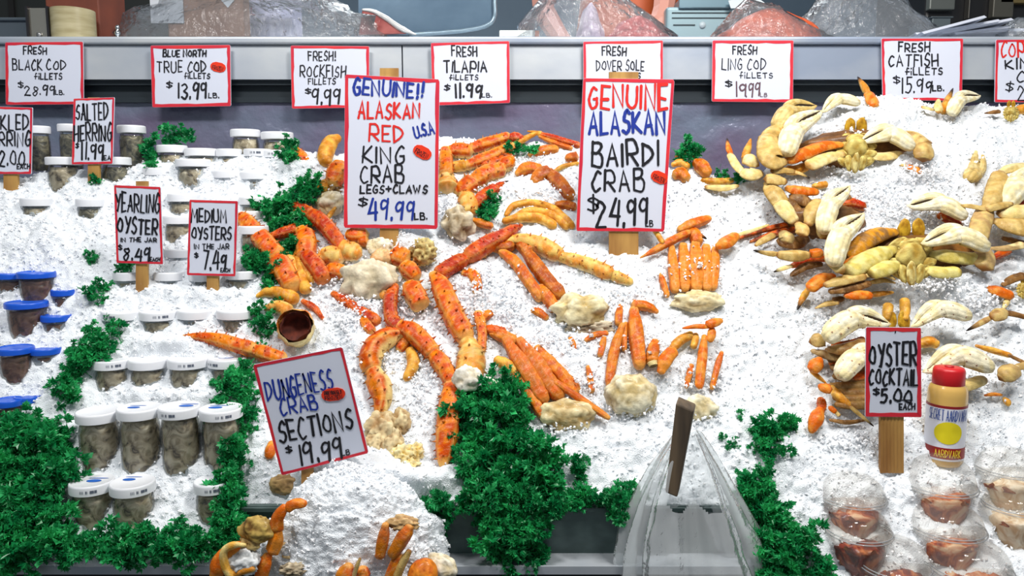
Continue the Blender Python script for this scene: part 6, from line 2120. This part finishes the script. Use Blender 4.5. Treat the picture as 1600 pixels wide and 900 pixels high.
mb.build('white_tag', plain('pale_tag', (206, 210, 214), .5), t, smooth=False)
t = thing('white_foam_box', 'pale lavender box behind the wide plastic bag', 'box', PY(420, 48, 2.5))
mb = MB()
a, b = PY(384, 50, 2.48), PY(455, -30, 2.48)
mb.box((a[0], 2.48, ZT), (b[0], 2.6, b[2]))
bevel(mb.build('box', plain('lavender_white', (178, 176, 200), .5), t, smooth=False), .008, 3)
mb = MB()
a, b = PY(384, 24, 2.478), PY(398, 4, 2.478)
for dx in (0, .008, .016):
    mb.box((a[0] + dx, 2.477, a[2]), (a[0] + dx + .004, 2.479, b[2] - .25 * dx))
mb.box((a[0], 2.477, a[2]), (b[0], 2.479, a[2] + .004))
mb.build('red_print', plain('dull_red_print', (140, 50, 80), .5), t, smooth=False)

# tape roll with its dispenser
t = thing('tape_roll', 'roll of pale tan packing tape standing on the counter, left end', 'tape', PY(116, 52, 2.25))
mb = MB()
c = PY(116, 54, 2.27)
r = (PY(148, 30, 2.25)[0] - PY(84, 30, 2.25)[0]) / 2
h = float(PY(116, 14, 2.25)[2]) - ZT
mb.lathe((c[0], 2.27, ZT), [(r * .72, 0.001), (r, .001), (r, h), (r * .72, h), (r * .72, .001)], 36, cap=False)
ro = mb.build('tape', plain('tan_tape', (186, 176, 140), .3, var=((160, 148, 110), 12, (1, 1, 6))), t)
ro.modifiers.new('edge', 'EDGE_SPLIT').split_angle = math.radians(40)
mb = MB()
mb.lathe((c[0], 2.27, ZT), [(r * .66, 0.001), (r * .715, .001), (r * .715, h - .001), (r * .66, h - .001), (r * .66, .001)], 36, cap=False)
mb.build('core', plain('card_core', (70, 56, 44), .7), t)
t = thing('tape_dispenser', 'small chromed dispenser with a dark frame left of the tape roll', 'dispenser', PY(60, 52, 2.24))
mb = MB()
a, b = PY(46, 50, 2.235), PY(74, 12, 2.235)
mb.box((a[0], 2.235, ZT), (b[0], 2.265, b[2]))
bevel(mb.build('housing', plain('chrome', (196, 190, 176), .18, .9), t, smooth=False), .004, 3)
mb = MB()
for xa in (a[0] - .004, b[0] - .002):
    mb.box((xa, 2.228, ZT), (xa + .006, 2.27, b[2] + .003))
mb.box((a[0], 2.228, ZT), (b[0], 2.27, ZT + .006))
mb.build('frame', plain('black_frame', (28, 28, 32), .4), t, smooth=False)
mb = MB()
mb.lathe(((a[0] + b[0]) / 2, 2.236, ZT + .02), [(.004, -.006), (.008, -.005), (.008, .005), (.004, .006)], 14)
mb.build('knob', plain('knob_steel', (150, 150, 150), .3, .8), t)
t = thing('rust_crate', 'rust red cardboard carton behind the tape roll', 'box', PY(110, 52, 2.36))
mb = MB()
a, b = PY(74, 52, 2.34), PY(152, -30, 2.34)
mb.box((a[0], 2.34, ZT), (b[0], 2.5, b[2]))
bevel(mb.build('carton', plain('rust_red', (126, 62, 40), .6, var=((96, 46, 32), 6, (1, 1, 1))), t, smooth=False), .004, 2)
mb = MB()
mb.box((a[0] + .01, 2.338, a[2] + .015), (b[0] - .01, 2.3398, a[2] + .018))
mb.build('fold', plain('dark_fold', (78, 38, 28), .7), t, smooth=False)
t = thing('chrome_tap', 'tiny chromed fitting right of the rust carton', 'fitting', PY(184, 54, 2.24))
mb = MB()
c = PY(184, 54, 2.24)
mb.lathe((c[0], 2.24, ZT), [(.010, 0), (.010, .012), (.005, .014), (.005, .018), (.008, .022), (.008, .028), (.003, .033), (.006, .040), (.004, .046), (.0005, .048)], 18)
mb.build('fitting', plain('chrome_fitting', (190, 196, 200), .12, 1.0), t)
mb = MB()
mb.box((c[0] - .05, 2.235, ZT), (c[0] - .01, 2.25, ZT + .006))
mb.build('arm', plain('pale_arm', (206, 210, 210), .3), t, smooth=False)
t = thing('dark_bin', 'dark grey bin behind the tape, far left', 'bin', PY(20, 50, 2.5))
mb = MB()
a, b = PY(-60, 54, 2.46), PY(48, 30, 2.46)
mb.box((a[0], 2.46, ZT), (b[0], 2.7, b[2]))
mb.box((a[0], 2.45, b[2] - .006), (b[0] + .008, 2.71, b[2] + .004))
bevel(mb.build('bin', plain('grey_bin', (74, 84, 92), .5), t, smooth=False), .004, 2)
t = thing('dark_cabinet', 'near black cabinet in the dim background at the far left', 'cabinet', (-1.9, 3.0, .85))
mb = MB()
mb.box((-2.6, 2.95, .85), (-1.18, 3.5, 2.6))
bevel(mb.build('body', plain('black_green_cabinet', (26, 30, 28), .5), t, smooth=False), .01, 2)
mb = MB()
mb.box((-1.86, 2.94, .95), (-1.84, 2.951, 2.5))
mb.build('door_gap', plain('gap', (8, 8, 8), .8), t, smooth=False)
# large blue-grey tray with a rolled lip, fish tail on it
t = thing('fish_tray', 'large blue grey tray tilted up behind the counter, rounded lower right corner', 'tray', PY(690, 50, 2.5))
TR = plain('blue_grey_tray', (108, 132, 152), .28, .5, var=((84, 108, 130), 4, (1, 1, 1)), bump=(30, .1, .003))
px_out = [(560, -60), (560, 50), (640, 55), (720, 48), (758, 42), (770, 30), (771, -60)]
V, F = [], []
n = len(px_out)
for Y in (2.50, 2.53):
    V += [PY(x, y, Y) for x, y in px_out]
F = [tuple(range(n)), tuple(reversed(range(n, 2 * n)))] + [(k, n + k, n + (k + 1) % n, (k + 1) % n) for k in range(n)]
mesh_obj('pan', V, F, TR, t, smooth=False)
C = catmull(np.array([PY(x, y, 2.49) for x, y in ((640, 54), (690, 51), (730, 47), (760, 40), (772, 28), (773, 0), (773, -60))]), 50)
V, F, _ = limb_geo(C, np.full(50, .007), np.array([0, -1, 0]), (0, 0, 0), (0, 0, 0), nr=10)
mesh_obj('lip', V, F, plain('pale_lip', (150, 172, 186), .3, .6), t)
t = thing('fish_tail', 'red fleshed fish half with silvery white skin lying at the tray', 'fish', PY(600, 52, 2.38))
prof = [(566, 16), (580, 18), (598, 28), (616, 42), (636, 53), (560, 55)]
V, F = [], []
n = len(prof)
for Y in (2.36, 2.41):
    V += [PY(x, y, Y) for x, y in prof]
F = [tuple(range(n)), tuple(reversed(range(n, 2 * n)))] + [(k, n + k, n + (k + 1) % n, (k + 1) % n) for k in range(n)]
bevel(mesh_obj('flesh', V, F, plain('red_flesh', (132, 50, 48), .35, coat=.4, var=((164, 90, 84), 20, (1, 1, 1))), t, smooth=False), .004, 2)
C = catmull(np.array([PY(x, y, 2.36) for x, y in ((566, 15), (584, 18), (606, 30), (626, 44), (650, 54))]), 40)
Rr = np.interp(np.linspace(0, 1, 40), [0, .3, .8, 1], [.003, .007, .009, .002])
V, F, _ = limb_geo(C, Rr, np.array([0, -1, 0]), (0, 0, 0), (0, 0, 0), nr=12)
mesh_obj('skin', V, F, plain('silvery_skin', (214, 214, 212), .2, .3), t)
# white slab under the knotted bag
t = thing('cutting_board', 'white cutting board edge with a rust end, beside the knotted bag', 'board', PY(815, 52, 2.25))
mb = MB()
a, b = PY(780, 55, 2.25), PY(836, 47, 2.25)
mb.box((a[0], 2.25, ZT), (b[0], 2.5, b[2]))
bevel(mb.build('board', plain('white_board', (214, 218, 214), .4), t, smooth=False), .003, 2)
mb = MB()
mb.box((b[0], 2.252, ZT), (b[0] + .012, 2.5, b[2] - .001))
mb.build('end', plain('rust_end', (150, 76, 44), .6), t, smooth=False)
# scale
t = thing('weighing_scale', 'grey weighing scale with a slotted front panel and round button', 'scale', PY(1130, 50, 2.55))
GR = plain('scale_grey', (140, 164, 172), .35, .4)
mb = MB()
a, b = PY(1040, 52, 2.50), PY(1205, 10, 2.50)
mb.box((a[0], 2.50, ZT), (b[0], 2.75, b[2]))
bevel(mb.build('housing', GR, t, smooth=False), .01, 3)
mb = MB()
a2, b2 = PY(1062, 12, 2.48), PY(1145, -4, 2.48)
mb.box((a2[0], 2.49, a2[2]), (b2[0], 2.75, b2[2]))
bevel(mb.build('platform', plain('scale_platform', (112, 138, 150), .3, .5), t, smooth=False), .004, 2)
mb = MB()
for y in (20, 28):
    p = PY(1050, y, 2.499)
    mb.box((p[0], 2.497, p[2] - .0012), (PY(1190, y, 2.499)[0], 2.501, p[2] + .0012))
p = PY(1052, 39, 2.499)
mb.box((p[0], 2.497, p[2] - .0015), (PY(1086, 39, 2.499)[0], 2.501, p[2] + .0015))
mb.build('slot', plain('dark_slot', (40, 58, 64), .5), t, smooth=False)
mb = MB()
p = PY(1098, 39, 2.497)
V, F = [], []
for k in range(20):
    a_ = 2 * math.pi * k / 20
    V.append((p[0] + .009 * math.cos(a_), 2.494, p[2] + .009 * math.sin(a_)))
for k in range(20):
    a_ = 2 * math.pi * k / 20
    V.append((p[0] + .011 * math.cos(a_), 2.501, p[2] + .011 * math.sin(a_)))
mb.add(V, [tuple(range(20))] + [(k, 20 + k, 20 + (k + 1) % 20, (k + 1) % 20) for k in range(20)])
mb.build('button', plain('button_grey', (176, 190, 196), .3), t)
t = thing('sheet_stack', 'white paper corner lying on the grey scale', 'paper', PY(1170, 6, 2.47))
mb = MB()
V = [PY(1138, 1, 2.47), PY(1142, 13, 2.47), PY(1206, 12, 2.47), PY(1180, -6, 2.47)]
V += [v + np.array([0, .003, .001]) for v in V]
mb.add(V, [(0, 1, 2, 3), (7, 6, 5, 4), (0, 4, 5, 1), (1, 5, 6, 2), (2, 6, 7, 3), (3, 7, 4, 0)])
mb.build('sheet', plain('cool_paper', (206, 216, 220), .5), t, smooth=False)
# loose price sheets fanned on the counter
PAPER = plain('loose_paper', (206, 210, 222), .5)
for k, (x0, y0, x1, y1, w) in enumerate(((1440, 50, 1538, 24, 3), (1452, 50, 1560, 30, 3), (1470, 50, 1580, 28, 3), (1490, 51, 1575, 40, 3), (1430, 51, 1600, 44, 4))):
    Yq = 2.24 + .02 * k
    V = [PY(x0, y0, Yq), PY(x1, y1, Yq), PY(x1 + 4, y1 + w, Yq), PY(x0 + 4, y0 + w, Yq)]
    V += [v + np.array([.02, .10, .002]) for v in V]
    o = mesh_obj('paper_sheet', V, [(3, 2, 1, 0), (4, 5, 6, 7), (0, 1, 5, 4), (1, 2, 6, 5), (2, 3, 7, 6), (3, 0, 4, 7)], PAPER, None, smooth=False)
    tag(o, ['top fanned paper sheet pointing furthest up, right end of the counter', 'second fanned paper sheet, just under the topmost one', 'fanned paper sheet reaching under the small crumpled bag',
            'short fanned paper sheet near the bottom of the fan', 'lowest paper sheet lying flat under the fan'][k], 'paper', 'loose paper sheets on the counter')
t = thing('dark_machine', 'dark machine with grey boxes in the background at the far right', 'machine', PY(1500, 30, 2.9))
mb = MB()
a, b = PY(1445, 40, 2.9), PY(1700, -80, 2.9)
mb.box((a[0], 2.9, ZT - .5), (b[0], 3.3, b[2]))
bevel(mb.build('body', plain('black_machine', (22, 22, 24), .4), t, smooth=False), .01, 2)
for (xa, ya, xb, yb, cc) in ((1450, 16, 1492, -20, (104, 108, 104)), (1548, 28, 1584, -20, (86, 84, 76)), (1510, 30, 1516, -20, (70, 68, 64)), (1560, 6, 1620, -10, (120, 104, 66))):
    mb = MB()
    a, b = PY(xa, ya, 2.88), PY(xb, yb, 2.88)
    mb.box((a[0], 2.87, a[2]), (b[0], 2.9, b[2]))
    bevel(mb.build('panel', plain('machine_panel', cc, .4, .4), t, smooth=False), .004, 2)
t = thing('stacked_pan', 'grey pan edge beside the fanned papers', 'pan', PY(1470, 40, 2.55))
mb = MB()
a, b = PY(1456, 46, 2.55), PY(1486, 26, 2.55)
mb.box((a[0], 2.55, ZT), (b[0], 2.7, b[2]))
mb.box((a[0] - .006, 2.545, b[2] - .004), (b[0] + .006, 2.705, b[2]))
bevel(mb.build('pan', plain('pan_grey', (110, 120, 124), .35, .6), t, smooth=False), .003, 2)

# fishmonger: only a forearm and the apron edge come into the picture
def person():
    t = thing('person', 'person in an orange apron behind the counter, bare forearm hanging by the knotted bag', 'person', (0.46, 2.86, .85))
    fore = [PY(1026, -70, 2.66), PY(1040, -10, 2.60), PY(1036, 24, 2.57), PY(1030, 46, 2.55)]
    sh = np.array([.66, 2.90, 2.28])
    other = np.array([.22, 2.90, 2.28])
    J = {
        'pelvis': ((.44, 2.92, 1.80), .15), 'waist': ((.44, 2.91, 1.98), .135), 'chest': ((.44, 2.90, 2.18), .155), 'neck': ((.44, 2.89, 2.36), .055), 'head0': ((.44, 2.87, 2.45), .075), 'head1': ((.44, 2.86, 2.56), .095),
        'head2': ((.44, 2.86, 2.64), .07), 'sr': (sh, .06), 'er': (tuple(fore[0] + np.array([.05, .02, .04])), .045), 'w1': (tuple(fore[1]), .042), 'w2': (tuple(fore[2]), .036), 'hand': (tuple(fore[3]), .032),
        'sl': (other, .06), 'el': ((.10, 2.86, 2.02), .045), 'wl': ((.16, 2.70, 1.88), .034), 'hl': ((.19, 2.64, 1.83), .030),
        'kl': ((.36, 2.92, 1.32), .075), 'al': ((.35, 2.94, .93), .05), 'tl': ((.35, 2.84, .89), .04), 'kr': ((.53, 2.92, 1.32), .075), 'ar': ((.54, 2.94, .93), .05), 'tr': ((.54, 2.84, .89), .04),
        'hipl': ((.37, 2.92, 1.72), .10), 'hipr': ((.52, 2.92, 1.72), .10)}
    E = [('pelvis', 'waist'), ('waist', 'chest'), ('chest', 'neck'), ('neck', 'head0'), ('head0', 'head1'), ('head1', 'head2'), ('chest', 'sr'), ('sr', 'er'), ('er', 'w1'), ('w1', 'w2'), ('w2', 'hand'),
         ('chest', 'sl'), ('sl', 'el'), ('el', 'wl'), ('wl', 'hl'), ('pelvis', 'hipl'), ('hipl', 'kl'), ('kl', 'al'), ('al', 'tl'), ('pelvis', 'hipr'), ('hipr', 'kr'), ('kr', 'ar'), ('ar', 'tr')]
    for side, root in (('r', 'hand'), ('l', 'hl')):
        b0 = np.array(J[root][0], float)
        for k in range(4):
            q = b0 + np.array([-.024 + .016 * k, -.012, -.030])
            J['f%s%d' % (side, k)] = (tuple(q), .009)
            J['g%s%d' % (side, k)] = (tuple(q + np.array([0, .004, -.028 + .003 * abs(k - 1.5)])), .008)
            E += [(root, 'f%s%d' % (side, k)), ('f%s%d' % (side, k), 'g%s%d' % (side, k))]
        q = b0 + np.array([-.036, -.016, -.006])
        J['th' + side] = (tuple(q), .010)
        E.append((root, 'th' + side))
    names = list(J)
    base = np.array(t.location)
    me = bpy.data.meshes.new('body')
    me.from_pydata([tuple(np.array(J[n][0]) - base) for n in names], [(names.index(a), names.index(b)) for a, b in E], [])
    o = bpy.data.objects.new('body', me)
    COL.objects.link(o)
    o.parent = t
    sk = o.modifiers.new('skin', 'SKIN')
    for i, n in enumerate(names):
        sv = me.skin_vertices[0].data[i]
        sv.radius = (J[n][1], J[n][1])
        sv.use_root = n == 'pelvis'
    sub = o.modifiers.new('sub', 'SUBSURF')
    sub.levels = sub.render_levels = 1
    me.materials.append(plain('skin', (196, 138, 122), .5))
    mb = MB()
    # apron: bib and skirt wrapped round the front of the trunk
    V, F = [], []
    n, m = 16, 8
    for i in range(m):
        z = 2.30 - i * .14
        w = .13 + .05 * min(i, 3) / 3
        for j in range(n):
            a = -math.pi + math.pi * j / (n - 1)
            V.append((.44 + (w + .03) * math.cos(a), 2.91 + .185 * math.sin(a), z))
    for i in range(m - 1):
        for j in range(n - 1):
            F.append((i * n + j, (i + 1) * n + j, (i + 1) * n + j + 1, i * n + j + 1))
    ap = mesh_obj('apron', V, F, plain('orange_apron', (190, 84, 30), .5), t)
    ap.modifiers.new('thick', 'SOLIDIFY').thickness = .004
    V, F = ICO[3]
    W = V[V[:, 2] > -2]
    mesh_obj('hair', np.array([.44, 2.875, 2.60]) + V * np.array([.105, .115, .10]), F, plain('dark_hair', (40, 30, 24), .7), t)


person()
